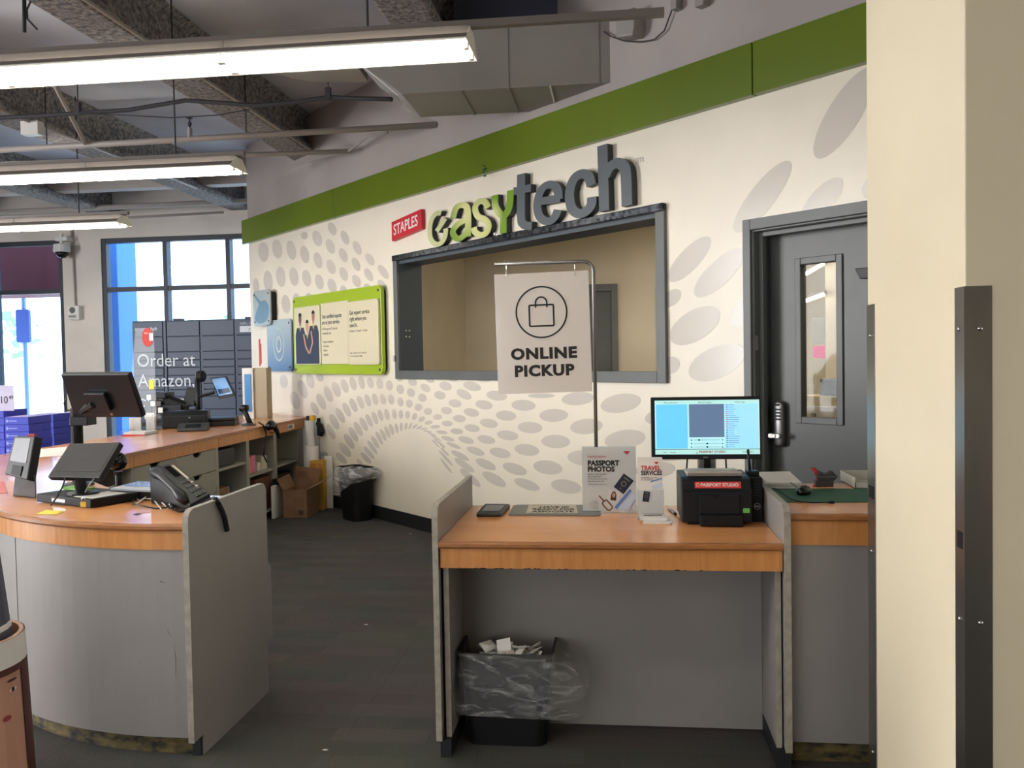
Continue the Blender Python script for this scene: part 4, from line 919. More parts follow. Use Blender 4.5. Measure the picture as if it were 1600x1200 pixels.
part(T, 'cable', MB().tube([pz(x, y, H2+.03) for x, y in ((1246, 762), (1232, 752), (1220, 744), (1207, 738))], .0018, 5), m_black)
T = thing('usb_cable', 'loose black cable with a plug lying over the cutting mat', 'cable', pz(1250, 782, H2+.004))
part(T, 'cord', MB().tube([pz(x, y, H2+.005) for x, y in ((1196, 758), (1212, 764), (1225, 771), (1235, 779), (1250, 784), (1270, 785.5), (1290, 785), (1297, 786))], .0025, 6), m_black, smooth=True)
p = pz(1299, 786.5, H2+.003); q = MB(); q.box((p.x-.008, p.y-.01, H2+.003), (p.x+.01, p.y+.012, H2+.014)); part(T, 'plug', q, m_black)
c0 = pz(1284, 760, H2)
T = thing('photo_cutter', 'hand punch with curved red handle on the side counter', 'punch', c0)
q = MB(); ar = [c0+Vector((-.035-.028*math.cos(t)+.03, 0, .045+.05*math.sin(t))) for t in [(-1.25+k*.25) for k in range(11)]]
ar = [py(x, y, c0.y) for x, y in ((1266, 732), (1272, 733), (1277, 739), (1279, 747), (1277, 756), (1272, 761), (1268, 762.5))]
q.tube(ar, [.004, .009, .011, .011, .011, .009, .004], 8); part(T, 'handle', q, mat('punch_red', (150, 26, 34), .35), smooth=True)
q = MB(Matrix.Translation(c0)); q.box((-.03, -.02, .0), (.05, .02, .03)); q.prism([(-.02, .03), (.055, .03), (.07, .048), (.045, .075), (.015, .06), (-.01, .075), (-.03, .05)], -.02, .02, 'y'); part(T, 'body', q, m_dkgrey, bevel=.003)
part(T, 'blade', MB(Matrix.Translation(c0)).box((-.03, -.022, .045), (.06, .022, .049)), m_steel)
q = MB(); a, b_ = pz(1336, 763.5, H2), pz(1319, 752, H2)
T = thing('paper_tray', 'pale open tray box on the side counter beside the column', 'tray', (1.1, 4.1, H2)); ya, yb, xa = a.y, a.y+.27, a.x
q.box((xa, ya, H2), (xa+.35, yb, H2+.003))
for B_ in (((xa, ya, H2), (xa+.35, ya+.004, H2+.028)), ((xa, ya, H2), (xa+.004, yb, H2+.05)), ((xa, yb-.004, H2), (xa+.35, yb, H2+.05))): q.box(*B_)
part(T, 'tray', q, mat('pale_grey_plastic', (176, 178, 168), .45)); 

for x, y, n in ((572, 976, 'tiny white paper scrap on the carpet beside the low counter'), (508, 1172, 'tiny white scrap on the carpet near the front edge of the picture'), (641, 834, 'tiny white speck on the carpet near the wall base')):
    p = pz(x, y, 0); solo('paper_scrap', MB().prism([(p.x-.012, p.y-.003), (p.x+.008, p.y-.006), (p.x+.012, p.y+.004), (p.x-.006, p.y+.006)], .0003, .002, 'z'), m_paper, n, 'scrap')

# ================================================================ LEFT DESK AND BACK COUNTER
HD = .985
CC = Vector((-1.873, 5.021)); RO = 1.62
def oarc(R_, a0, a1, n): return [(CC.x+R_*math.cos(math.radians(a0+(a1-a0)*i/n)), CC.y+R_*math.sin(math.radians(a0+(a1-a0)*i/n))) for i in range(n+1)]
outer = oarc(RO, -86.4, -150, 22)+[(-3.62, 4.5), (-4.1, 4.8), (-4.6, 5.2)]
inner = [(-4.6, 5.98), (-3.60, 5.98), (-3.5, 5.4), (-3.2, 4.9), (-2.75, 4.45), (-2.3, 4.2), (-1.772, 4.12)]
T = thing('curved_desk', 'curved maple topped desk with a grey front and tall end panel', 'counter', (-2.5, 4.1, 0))
def off(poly, d):      # move the outer arc points towards the centre
    out = []
    for x, y in poly:
        v = Vector((CC.x-x, CC.y-y)).normalized()*d; out.append((x+v.x, y+v.y))
    return out
q = MB(); q.prism(off(outer, .018)+inner, HD-.028, HD, 'z'); part(T, 'worktop', q, m_wood)
def curved(name, pts, d0, d1, z0, z1, m, **k):
    a, b_ = off(pts, d0), off(pts, d1); q = MB(); q.prism(a+b_[::-1], z0, z1, 'z'); return part(T, name, q, m, **k)
prof_ = [(0.018, 0), (.005, -.001), (0, -.008), (0, -.02), (.005, -.028), (.018, -.028)]
q = MB(); q.loft([[Vector((x, y, HD+dz)) for (dd, dz) in prof_ for (x, y) in [off([p], dd)[0]]] for p in outer]); part(T, 'nosing', q, m_nose)
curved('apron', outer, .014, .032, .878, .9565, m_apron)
seam = [i for i, p in enumerate(outer) if py(18, 840, p[1]).x > p[0]][0]
k0 = oarc(RO, -86.4, -121.3, 14); k1 = oarc(RO, -121.6, -150, 10)+[(-3.62, 4.5), (-4.1, 4.8), (-4.6, 5.2)]
curved('front_panel', k0, .022, .042, .09, .876, m_lam); curved('front_panel', k1, .022, .042, .09, .876, m_lam)
curved('kick', outer, .075, .095, 0, .09, m_glue, label='black kick board smeared with old yellow glue')
q = MB(); q.prism(off(outer, .043)+[(-4.55, 5.9), (-3.75, 5.9), (-3.6, 5.4), (-3.3, 5.0), (-2.8, 4.55), (-2.3, 4.13), (-1.79, 4.0)], .09, .956, 'z'); 
# hollow staff side: only the front shell and supports
part(T, 'carcass', q, m_lam)
q = MB(); X0, X1 = -1.771, -1.746
pr = [(3.475, 0), (4.17, 0), (4.17, .24), (4.235, .27), (4.235, .62), (4.20, .64), (4.20, 1.0)]+[(4.15+.05*math.cos(a), .995+.05*math.sin(a)) for a in [k*PI/12 for k in range(1, 7)]]
pr += [(3.44+.05*math.cos(a), .995+.05*math.sin(a)) for a in [PI/2+k*PI/12 for k in range(0, 7)]]+[(3.39, .085), (3.475, .085)]
q.prism(pr, X0+.001, X1-.001, 'x'); part(T, 'side_panel', q, m_lam, label='tall grey end panel with rounded corners')
vs = []; fs = []; path_ = pr[-2:-1][::-1]+pr[-3:6:-1]
path_ = [(3.39, .085)]+[(3.44+.05*math.cos(a), .995+.05*math.sin(a)) for a in [PI-k*PI/12 for k in range(0, 7)]]+[(4.15+.05*math.cos(a), .995+.05*math.sin(a)) for a in [PI/2-k*PI/12 for k in range(0, 7)]]
for yy, zz in path_: vs += [(X0, yy-.0012*(zz < .99), zz+.0012*(zz > 1.0)), (X1, yy-.0012*(zz < .99), zz+.0012*(zz > 1.0)), (X1, yy+.003, zz-.003), (X0, yy+.003, zz-.003)]
for i in range(len(path_)-1):
    for k in range(4): fs.append((i*4+k, i*4+(k+1) % 4, i*4+4+(k+1) % 4, i*4+4+k))
q = MB().add(vs, fs); part(T, 'edge_band', q, m_edge)
part(T, 'kick', MB().box((X0-.02, 3.46, 0), (X1-.008, 3.474, .084)), m_kick)
q = MB()
for pts in ([(262, 985), (270, 1000), (275, 1030), (275, 1068)], [(250, 908), (262, 912)], [(218, 1035), (238, 1031)]):
    w3 = []
    for x, y in pts:
        # hit the curved front: march along the ray
        d = ray(x, y); t = 2.0
        for _ in range(400):
            p = O+d*t
            if (Vector((p.x, p.y))-CC).length < RO-.021: break
            t += .005
        w3.append(p+Vector((0, -.0015, 0)))
    q.tube(w3, .0012, 4)
part(T, 'scratch', q, m_dkgrey, kind='stuff')
# back counter: worktop, apron in lengths, drawer unit, three open bays
XF = -3.6
T = thing('back_counter', 'long maple topped counter with drawers and open shelves, ending at the angled wall', 'counter', (-4.1, 8, 0))
q = MB(); q.prism([(XF-.02, 6.0), (XF-.02, 9.93), (-4.6, 10.93), (-4.6, 6.0)], HD-.028, HD, 'z'); part(T, 'worktop', q, m_wood)
q = MB(); q.prism([(XF, 6.0), (XF, 9.915), (XF-.02, 9.93), (XF-.02, 6.0)], HD-.028, HD-.001, 'z'); part(T, 'nosing', q, m_nose)
ys = [px(x, 700, XF).y for x in (211, 343.5, 436)]
for a, b_ in zip([6.0]+ys, ys+[9.85]):
    part(T, 'apron', MB().box((XF-.03, a+.003, .868), (XF-.012, b_-.003, .956)), m_apron, bevel=.001)
Fy = lambda x: px(x, 720, XF).y
XBk = -4.25
def vert(x0, x1, n='divider'): part(T, n, MB().box((XBk, Fy(x0), .10), (XF-.02, Fy(x1), .866)), m_shelf)
for a, b_ in ((340.5, 344.6), (388.2, 392.8), (431, 435.6), (469, 477)): vert(a, b_)
vert(277.5, 280); vert(208, 211)
part(T, 'back_panel', MB().box((XBk-.02, 6.0, .1), (XBk, 9.85, .95)), m_shelf)
part(T, 'bottom_panel', MB().box((XBk, 6.0, .08), (XF-.02, 9.85, .1)), m_shelf)
part(T, 'kick', MB().box((XBk, 6.0, 0), (XF-.09, 9.8, .08)), m_kick)
for a, b_, z in ((344.6, 388.2, .665), (392.8, 431, .515), (435.6, 469, .525)):
    part(T, 'shelf', MB().box((XBk, Fy(a)+.002, z-.022), (XF-.03, Fy(b_)-.002, z)), m_shelf)
for a, b_ in ((211, 277.5), (280, 340.5)):
    y0_, y1_ = Fy(a)+.004, Fy(b_)-.004
    for z0_, z1_ in ((.67, .862), (.47, .664), (.27, .464), (.105, .264)):
        n = 10; cy = (y0_+y1_)/2; rr = .075
        poly = [(y0_, z0_), (y1_, z0_), (y1_, z1_)]+[(cy+rr*math.cos(t), z1_-.04*math.sin(t)) for t in [k*PI/n for k in range(n+1)]]+[(y0_, z1_)]
        q = MB(); q.prism(poly, XF-.04, XF-.02, 'x'); d_ = part(T, 'drawer', q, m_shelf, label='drawer with a half round cut grip')
        q = MB(); q.box((XF-.3, y0_, z0_), (XF-.06, y1_, z1_-.002)); 
        part(d_, 'drawer_shade', q, m_black2)  # black block stands for the shade inside the drawer
lab = MB(); yb0, yb1 = px(451.5, 662, XF).y, px(461, 662, XF).y
part(T, 'label_tape', MB().box((XF-.0125, yb0, .888), (XF-.011, yb1, .94)), m_white)
text(T, 'BOPIS', .045, (XF-.010+4.1, yb0+.012-8, .897), m_ink, M=Matrix.Rotation(PI/2, 4, 'Z') @ UP, bold=.0012, sx=.92)

def bx(a, b_, M=None): return MB(M).box(a, b_)
# ---- contents of the shelves
def Pf(x, y, X=XF-.06): return px(x, y, X)
solo('shelf_printer', bx((-4.1, Fy(346), .666), (-3.66, Fy(377), .83)), m_dkgrey, 'black printer inside the upper left shelf of the back counter', 'printer', bevel=.015)
for k in range(3): 
    a = Fy(352)+k*.08
q = MB(); 
solo('file_box', bx((-4.0, Fy(347), .103), (-3.7, Fy(372), .46)), m_card, 'brown file box in the lower left shelf', 'box', bevel=.01)
for k, (a, c) in enumerate(((374.5, (60, 110, 130)), (378, (190, 184, 170)), (381, (50, 90, 120)))):
    solo('binder', bx((-4.0, Fy(a), .103), (-3.75, Fy(a+2.2), .44)), mat('binder%d' % k, c, .6), ('teal binder beside the brown file box', 'white binder between two dark ones on the lower shelf', 'dark blue binder, right end of the lower left shelf')[k], 'binder')
def stk(name, x0, x1, z, h, c, lab, X1=-3.68, cat='box'):
    return solo(name, bx((X1-.2, Fy(x0), z), (X1, Fy(x1), z+h)), mat('c_%d_%d_%d' % c, c, .6), lab, cat, bevel=.004)
stk('book', 393.8, 400, .516, .15, (92, 62, 48), 'brown book upright at the left of the middle shelf', cat='book')
stk('note_pad', 400.8, 403.8, .516, .165, (232, 160, 96), 'orange pad between the brown book and pink pad', cat='pad')
stk('note_pad', 404.2, 411, .516, .175, (224, 130, 170), 'pink pad standing on the middle shelf', cat='pad')
stk('label_roll', 413, 418, .516, .09, (214, 206, 196), 'small pale roll box beside the pink pad', cat='box')
stk('white_box', 420, 428.6, .516, .14, (206, 198, 180), 'cream box on the right of the middle shelf', cat='box')
solo('shelf_tray', bx((-4.1, Fy(394), .69), (-3.7, Fy(402), .705)), m_white, 'thin white tray lying above the brown book', 'tray')
D.objects['shelf_tray'].location.z = .672
stk('black_case', 394, 428, .103, .3, (34, 36, 44), 'black case in the lower middle shelf', cat='case')
stk('wood_panel', 404, 430, .103, .34, (104, 66, 46), 'brown board leaning in front of the black case', X1=-3.645, cat='board')
T = thing('spray_bottle', 'clear spray bottle with red label on the right shelf', 'bottle', (-3.75, Fy(446), .526)); T_y = Fy(446)
q = L(); q.lathe([(.04, 0), (.042, .01), (.042, .11), (.02, .15), (.012, .165)], n=14); part(T, 'bottle', q, m_acrylic, smooth=True)
q = L(); q.lathe([(.043, .02), (.043, .1)], n=14); part(T, 'label', q, mat('label_pinkred', (190, 70, 78), .5))
q = L(); q.lathe([(.014, .165), (.014, .19)], n=10); q.box((-.01, -.045, .18), (.012, .012, .2)); part(T, 'trigger', q, m_white)
T = thing('water_bottle', 'small bottle lying low beside the spray bottle', 'bottle', (-3.8, Fy(440.5), .526)); q = L(); q.lathe([(.025, 0), (.026, .08), (.01, .11)], n=10); part(T, 'bottle', q, m_acrylic, smooth=True); q = L(); q.lathe([(.011, .11), (.011, .125)], n=8); part(T, 'cap', q, m_red)
stk('dark_bag', 438, 466, .103, .3, (58, 50, 42), 'dark brown bag in the lower right shelf', cat='bag')

# ---- things on the back counter
def top(x, y, z=HD): return pz(x, y, z)
c0 = top(294, 668)
T = thing('receipt_printer', 'black receipt printer with slotted front on the back counter', 'printer', (c0.x, c0.y, HD), .35)
q = L(); q.prism([(-.1, .0), (.19, .0), (.19, .17), (-.02, .17), (-.1, .13)], -.24, .2, 'x'); part(T, 'case', q, m_black, bevel=.012)
q = L(); q.box((.02, -.103, .05), (.15, -.099, .085)); part(T, 'paper_slot', q, m_black2)
q = L(); q.box((.02, -.101, .1), (.035, -.1, .115)); part(T, 'badge', q, m_steel)
c0 = top(306, 673)
T = thing('card_reader', 'low dark device in front of the receipt printer', 'device', (c0.x, c0.y, HD), .35)
q = L(); q.prism([(-.1, 0), (.1, 0), (.1, .07), (.03, .075), (-.1, .03)], -.16, .12, 'x'); part(T, 'case', q, m_dkgrey, bevel=.01); q = L(); q.box((-.09, -.06, .058), (.05, .02, .064), Matrix.Rotation(.3, 4, 'X')); part(T, 'screen', q, m_gloss)
c0 = top(350, 664)
T = thing('coin_tray', 'flat black cash unit right of the receipt printer', 'device', (c0.x, c0.y, HD), .3)
q = L(); q.box((-.15, -.18, 0), (.13, .2, .05)); part(T, 'case', q, m_black, bevel=.008); q = L(); q.box((-.15, -.18, .052), (.13, .2, .085)); part(T, 'lid', q, m_black, bevel=.012)
# pole with its round head and two screens
YP = 8.85; P = lambda x, y, Y=YP: py(x, y, Y)
b_ = P(310, 655)
T = thing('terminal_pole', 'black pole stand carrying two screens above the receipt printer', 'stand', (b_.x, YP, HD))
q = MB(); q.tube([(b_.x, YP, HD), (b_.x, YP, P(310, 590).z)], .028, 10); part(T, 'post', q, m_black, smooth=True)
h = P(314, 588); q = MB(); q.lathe([(.0, 0), (.055, .0), (.06, .01), (.06, .06), (.05, .07)], n=18, M=Matrix.Translation((h.x-.02, YP-.03, h.z)) @ Matrix.Rotation(PI/2, 4, 'Y')); part(T, 'round_head', q, m_black2)
q = MB(); q.lathe([(.0, 0), (.05, .0), (.05, .003)], n=18, M=Matrix.Translation((h.x-.024, YP-.03, h.z)) @ Matrix.Rotation(PI/2, 4, 'Y')); part(T, 'pale_face', q, m_white)
q = MB(); q.tube([(b_.x, YP, P(310, 620).z), P(335, 613)], .018, 8); q.tube([(b_.x, YP, P(310, 632).z), P(290, 634)], .015, 8); part(T, 'arm', q, m_black)
def slab(pts, th, d=Vector((0, 1, 0))):
    q = MB(); q.loft([[Vector(p) for p in pts], [Vector(p)+d*th for p in pts]]); return q
def lerp4(p, fx, fz): return p[0].lerp(p[1], fx).lerp(p[3].lerp(p[2], fx), fz)
def screen_of(T, pts, fr, name, m, lift=.002, nrm=None):
    a, b_, c, d = [lerp4(pts, *f) for f in ((fr[0], fr[1]), (fr[2], fr[1]), (fr[2], fr[3]), (fr[0], fr[3]))]
    n = (b_-a).cross(d-a).normalized()
    if n.dot(O-a) < 0: n = -n
    q = MB(); q.loft([[p+n*lift for p in (a, b_, c, d)], [p+n*(lift-.0015) for p in (a, b_, c, d)]]); return part(T, name, q, m)
s1 = [py(342.5, 624, 8.75), py(368, 619, 8.7), py(353, 587.5, 8.95), py(328, 590.5, 9.0)]
part(T, 'touch_screen', slab(s1, .03), m_black, bevel=.004)
screen_of(T, s1, (.08, .14, .92, .93), 'display', mat('pale_display', (96, 140, 190), .25, emit=.25), .004); screen_of(T, s1, (.15, .2, .85, .42), 'display_bar', mat('dark_display', (40, 62, 96), .3), .006)
s2 = [py(285, 632, 8.9), py(303, 634, 8.8), py(308, 606, 8.9), py(292, 605, 9.0)]
part(T, 'rear_screen', slab(s2, .03), m_black, bevel=.004)
# gooseneck camera-like printer head left
c0 = top(272, 668); 
T = thing('label_printer', 'black label printer with ribbed neck left of the pole', 'printer', (c0.x-.3, c0.y+.2, HD))
q = MB(); q.tube([P(292, 636, 8.9), P(280, 634, 8.9), P(268, 630, 8.9), P(258, 622, 8.9)], [.05, .075, .08, .06], 10); part(T, 'neck', q, m_black2, smooth=False)
q = MB(); a = P(248, 622, 8.9); q.box((a.x, 8.8, a.z), (a.x+.13, 9.0, a.z+.065)); part(T, 'head', q, m_black, bevel=.008)
q = MB(); a = P(262, 660, 8.9); q.box((a.x-.02, 8.82, HD), (a.x+.2, 9.0, P(262, 632, 8.9).z)); part(T, 'body', q, m_black, bevel=.01)
# card rack
rk = thing('card_rack', 'dark tiered rack of cards at the left end of the back counter', 'rack', (top(238, 664).x, 8.75, HD))
YR = 8.75
m_rk = mat('rack_cards', (86, 80, 78), .6)
for r_ in range(4):
    for cI in range(3):
        a = P(226+cI*9+(r_ % 2)*3, 655-r_*10, YR+r_*.03); q = MB(); q.box((a.x, a.y, a.z), (a.x+.052, a.y+.006, a.z+.055)); part(rk, 'card', q, m_rk if (r_+cI) % 3 else m_paper)
a, b_ = P(224, 668, YR), P(253, 668, YR); q = MB(); q.box((a.x, YR-.02, HD), (b_.x+.03, YR+.14, HD+.04)); q.box((a.x, YR+.13, HD), (b_.x+.03, YR+.15, P(230, 620, YR).z)); part(rk, 'frame', q, m_black2)
a = P(233, 674, 8.1); T = thing('sanitizer_bottle', 'clear pump sanitizer bottle on the back counter', 'bottle', (a.x+.03, 8.1, HD)); q = L(); q.lathe([(.03, 0), (.032, .01), (.032, .1), (.012, .125)], n=12); part(T, 'bottle', q, m_acrylic, smooth=True); q = L(); q.lathe([(.01, .125), (.008, .155)], n=8); q.box((-.03, -.006, .152), (.01, .006, .162)); part(T, 'pump', q, m_white)
a, b_ = P(228.5, 675, 8.2), P(241, 645, 8.2); solo('framed_card', bx((a.x, 8.2, HD), (b_.x, 8.23, b_.z)), m_white, 'small white framed card behind the sanitizer bottle', 'card')
a, b_ = P(243, 672, 8.25), P(256, 652, 8.25); solo('clear_box', bx((a.x, 8.25, HD), (b_.x, 8.33, b_.z)), m_acrylic, 'small clear plastic box right of the sanitizer bottle', 'box')
a = top(196, 681); T = thing('letter_tray', 'clear letter tray with papers behind the big black screen', 'tray', (a.x, a.y, HD))
q = MB(); q.box((a.x-.05, a.y, HD), (a.x+.2, a.y+.25, HD+.004)); q.box((a.x-.05, a.y, HD), (a.x-.046, a.y+.25, HD+.05)); q.box((a.x+.196, a.y, HD), (a.x+.2, a.y+.25, HD+.05)); part(T, 'tray', q, m_acrylic); q = MB(); q.box((a.x-.02, a.y+.01, HD+.006), (a.x+.18, a.y+.24, HD+.03)); part(T, 'papers', q, m_paper)
q = MB(); q.box((a.x-.03, a.y-.012, HD), (a.x+.19, a.y-.004, HD+.012)); part(T, 'red_edge', q, m_red)
a = P(202, 672, 8.0); solo('price_card', bx((a.x, 8.0, HD), (a.x+.12, 8.01, HD+.14)), m_white, 'white card with red print standing behind the big black screen', 'card')
# clear shield with stickers
YS = 7.2; a, b_, c = py(207, 690, YS), py(243, 615, YS), py(243, 515, YS)
T = thing('acrylic_shield', 'clear acrylic shield hanging over the back counter with stickers', 'shield', (a.x, YS, HD))
q = MB(); q.box((a.x, YS, HD), (b_.x, YS+.006, c.z)); part(T, 'sheet', q, m_acrylic)
a = py(231, 527, YS); q = MB(); q.prism([(a.x+.052*math.cos(t), a.z+.082*math.sin(t)) for t in [k*PI/10 for k in range(20)]], YS-.003, YS-.001, 'y'); part(T, 'round_sticker', q, mat('sticker_red', (186, 48, 44), .4))
q = MB(); q.box((a.x+.015, YS-.005, a.z-.03), (a.x+.05, YS-.003, a.z+.035)); part(T, 'sticker_panel', q, m_white)
text(T, 'stay', .022, (a.x-T.location.x-.03, -.0045, a.z-HD+.03), m_white, ext=.0003)
a = py(237, 601, YS); q = MB(); q.box((a.x-.022, YS-.004, a.z-.04), (a.x+.022, YS-.002, a.z+.04)); part(T, 'yellow_note', q, mat('sticky_yellow', (230, 214, 72), .6))
# barcode scanner in stand
c0 = top(389, 665)
T = thing('barcode_scanner', 'black barcode scanner in its stand near the edge of the back counter', 'scanner', (c0.x, c0.y, HD))
q = MB(); q.lathe([(.07, 0), (.065, .012), (.03, .03)], (c0.x, c0.y, HD), 16); part(T, 'base', q, m_dkgrey, smooth=False)
q = MB(); q.tube([P(391, 662, c0.y), P(386, 650, c0.y), P(381, 640, c0.y)], [.03, .026, .03], 8); part(T, 'grip', q, m_black, smooth=True)
q = MB(); q.tube([P(376.5, 641, c0.y), P(380, 637.5, c0.y), P(388, 637, c0.y)], [.034, .038, .03], 10); part(T, 'head', q, m_gloss, smooth=True)
T.name = 'barcode_scanner'
YH = 9.2
T = thing('barcode_scanner', 'black barcode scanner hanging off the front of the back counter', 'scanner', (XF+.05, Fy(425), .8))
Q = lambda x, y, X=XF+.05: px(x, y, X)
q = MB(); q.tube([Q(419, 668), Q(423, 664), Q(429, 664)], [.035, .05, .035], 10); part(T, 'head', q, m_gloss, smooth=True); q = MB(); q.tube([Q(428, 666), Q(433, 674), Q(436, 683)], [.028, .026, .02], 8); part(T, 'grip', q, m_black, smooth=True)
part(T, 'cord', MB().tube([Q(404, 660, XF+.02), Q(411, 664, XF+.02), Q(416, 678, XF+.02), Q(413, 700, XF+.02), Q(412, 712, XF+.01), Q(417, 722, XF+.01)], .008, 6), m_black)
part(T, 'hook', MB().box((XF-.011, Fy(424), .895), (XF+.05, Fy(428), .91)), m_steel)
# tall cabinet with a framed picture behind the counter
a = P(381, 650, 9.75); b_ = P(396, 575, 9.75); c = P(416, 575, 9.75)
T = thing('brochure_cabinet', 'beige cabinet with white framed blue picture at the end of the back counter', 'cabinet', (a.x, 9.75, HD))
q = MB(); q.box((b_.x, 9.75, HD), (c.x, 9.9, b_.z)); part(T, 'box', q, mat('beige_board', (178, 164, 140), .6), bevel=.003)
q = MB(); q.box((a.x, 9.73, HD), (b_.x-.002, 9.9, b_.z)); part(T, 'frame', q, m_white, bevel=.003)
q = MB(); q.box((a.x+.03, 9.722, HD+.08), (b_.x-.025, 9.729, b_.z-.07)); part(T, 'picture', q, mat('sky_print', (84, 148, 210), .3))

# ---- floor corner: tubes, cartons, bin, wall hook
YW = 9.5
def cyl(x0, x1, yb, yt, Y, name, m, lab, cat, zb=None):
    a, b_ = py(x0, yb, Y), py(x1, yb, Y); r = (b_.x-a.x)/2; zt_ = py(x0, yt, Y).z
    T = thing(name, lab, cat, ((a.x+b_.x)/2, Y, a.z if zb is None else zb)); q = L(); z0 = a.z if zb is None else zb
    q.lathe([(r, 0), (r, zt_-z0), (r*.8, zt_-z0), (r*.8, .01)], n=20); part(T, 'roll', q, m, smooth=False); return T
cyl(478.5, 493.5, 740, 657, 9.62, 'paper_tube', m_white, 'tall white paper tube between the back counter and the wall', 'tube', zb=0)
cyl(477, 498, 740, 697, 9.44, 'paper_roll', m_paper, 'wide white paper roll standing in front of the taller tube', 'roll', zb=0)
a = py(486, 655, 9.62)
T = thing('hazard_tape', 'yellow and black striped tape roll on top of the white tube', 'tape', (a.x, 9.62, a.z))
for k in range(4):
    q = MB(); t0, t1 = k*PI/2, (k+1)*PI/2; q.prism([(a.x+.055*math.cos(t0+(t1-t0)*i/5), 9.62+.055*math.sin(t0+(t1-t0)*i/5)) for i in range(6)]+[(a.x+.02*math.cos(t1-(t1-t0)*i/5), 9.62+.02*math.sin(t1-(t1-t0)*i/5)) for i in range(6)], a.z-.01, a.z+.04, 'z'); part(T, 'stripe', q, mat('tape_yellow', (222, 176, 40), .5) if k % 2 else m_black)
for k, (x0, x1, lab) in enumerate(((485, 494.5, 'yellow and orange mailing carton left of its twin by the wall'), (496, 504, 'yellow carton standing right of the orange sided carton'))):
    a, b_ = py(x0, 790, 9.3), py(x1, 720, 9.3)
    T = thing('yellow_carton', lab, 'carton', (a.x, 9.3, 0)); q = MB(); q.box((a.x+.002, 9.3, 0), (b_.x, 9.42, b_.z)); part(T, 'box', q, mat('carton_yellow', (206, 160, 62), .6), bevel=.003)
    q = MB(); q.box((a.x+.012, 9.297, b_.z-.14), (b_.x-.01, 9.3, b_.z-.03)); part(T, 'printed_panel', q, mat('carton_orange', (188, 122, 48), .6)); text(T, 'A4', .04, (.014, -.0035, b_.z-.11), m_redink, sx=.6)
a, b_ = py(503, 790, 9.33), py(514, 714, 9.33); solo('white_board_panel', MB().box((b_.x-.085, 9.425, 0), (b_.x, 9.44, b_.z)), m_white, 'thin white panel leaning behind the yellow cartons', 'panel')
ax_, bx_ = -3.50, -3.24
T = thing('cardboard_box', 'open brown cardboard box on the floor at the end of the back counter', 'box', (-3.37, 9.0, 0)); T_ = .006
q = MB(); yb0, yb1 = 8.85, 9.2
for B_ in (((ax_, yb0, 0), (bx_, yb0+T_, .29)), ((ax_, yb1-T_, 0), (bx_, yb1, .29)), ((ax_, yb0+T_, 0), (ax_+T_, yb1-T_, .29)), ((bx_-T_, yb0+T_, 0), (bx_, yb1-T_, .29)), ((ax_+T_, yb0+T_, 0), (bx_-T_, yb1-T_, T_))): q.box(*B_)
part(T, 'carton', q, m_card)
q = MB(); q.loft([[Vector(p) for p in ((ax_, yb1, .29), (bx_, yb1, .29), (bx_+.03, yb1+.02, .47), (ax_+.02, yb1-.0, .5))], [Vector(p)+Vector((0, .005, 0)) for p in ((ax_, yb1, .29), (bx_, yb1, .29), (bx_+.03, yb1+.02, .47), (ax_+.02, yb1, .5))]]); part(T, 'flap', q, m_card)
q = MB(); f4 = ((bx_, yb0, .29), (bx_, yb1, .29), (bx_+.16, yb1, .40), (bx_+.15, yb0, .36)); q.loft([[Vector(p) for p in f4], [Vector(p)+Vector((0, 0, .005)) for p in f4]]); part(T, 'flap', q, m_card)
q = MB(); f4 = ((ax_, yb0, .29), (ax_, yb1, .29), (ax_-.06, yb1, .42), (ax_-.06, yb0, .40)); q.loft([[Vector(p) for p in f4], [Vector(p)+Vector((.005, 0, 0)) for p in f4]]); part(T, 'flap', q, m_card)
q = MB(); q.box((bx_-.09, yb0-.002, .03), (bx_-.04, yb0, .08)); part(T, 'recycling_mark', q, mat('card_ink', (84, 60, 44), .8))
text(T, 'OFFICE\nSUPPLY', .035, (-.09, .188, .42), mat('card_ink', (84, 60, 44), .8), ls=.9)
u, z = wu(501, 667)
T = thing('tape_gun', 'black hooked gadget hanging on the angled wall beside the tubes', 'gadget', WM @ Vector((u, -.03, z)))
q = MB(WM); q.box((u-.035, -.03, z-.1), (u, 0, z+.1)); q.tube([WM.inverted() @ (WM @ Vector(p)) for p in ((u, -.03, z+.04), (u+.09, -.05, z+.02), (u+.13, -.05, z-.05), (u+.1, -.05, z-.08))], .03, 8); part(T, 'body', q, m_black2)
part(T, 'cord', MB(WM).tube([(u, -.02, z-.1), (u+.01, -.02, z-.4), (u-.02, -.02, z-.6)], .004, 5), m_steel)
a, b_ = Pf(430, 812, XF+.04), Pf(444, 754, XF+.04)
T = thing('hanging_papers', 'white paper pad hanging from the front of the back counter shelf', 'papers', (XF+.04, a.y, a.z)); q = MB(); q.box((XF+.0, a.y, a.z), (XF+.03, b_.y, b_.z)); part(T, 'sheets', q, m_paper, bevel=.004)
q = MB(); q.box((XF-.02, a.y+.1, b_.z), (XF+.035, a.y+.2, b_.z+.06)); part(T, 'clip', q, m_black)
# bin by the wall
def sk2(t): return (.03+.02*math.sin(t*PI), -.20*t)
def ex2(a, th, g, z, t):
    lf = .5+.5*math.cos(th-PI*1.05); rt = .5+.5*math.cos(th-.2)
    return (g+.035*rt*math.sin(t*PI), z*(.55+1.05*lf))
waste_bin('waste_bin', 'black waste bin with puffed clear liner against the angled wall', (-2.69, 8.80, 0), -PI/4, .40, .26, .54, .80, sk2, m_bag2, r=.07, extra=ex2)

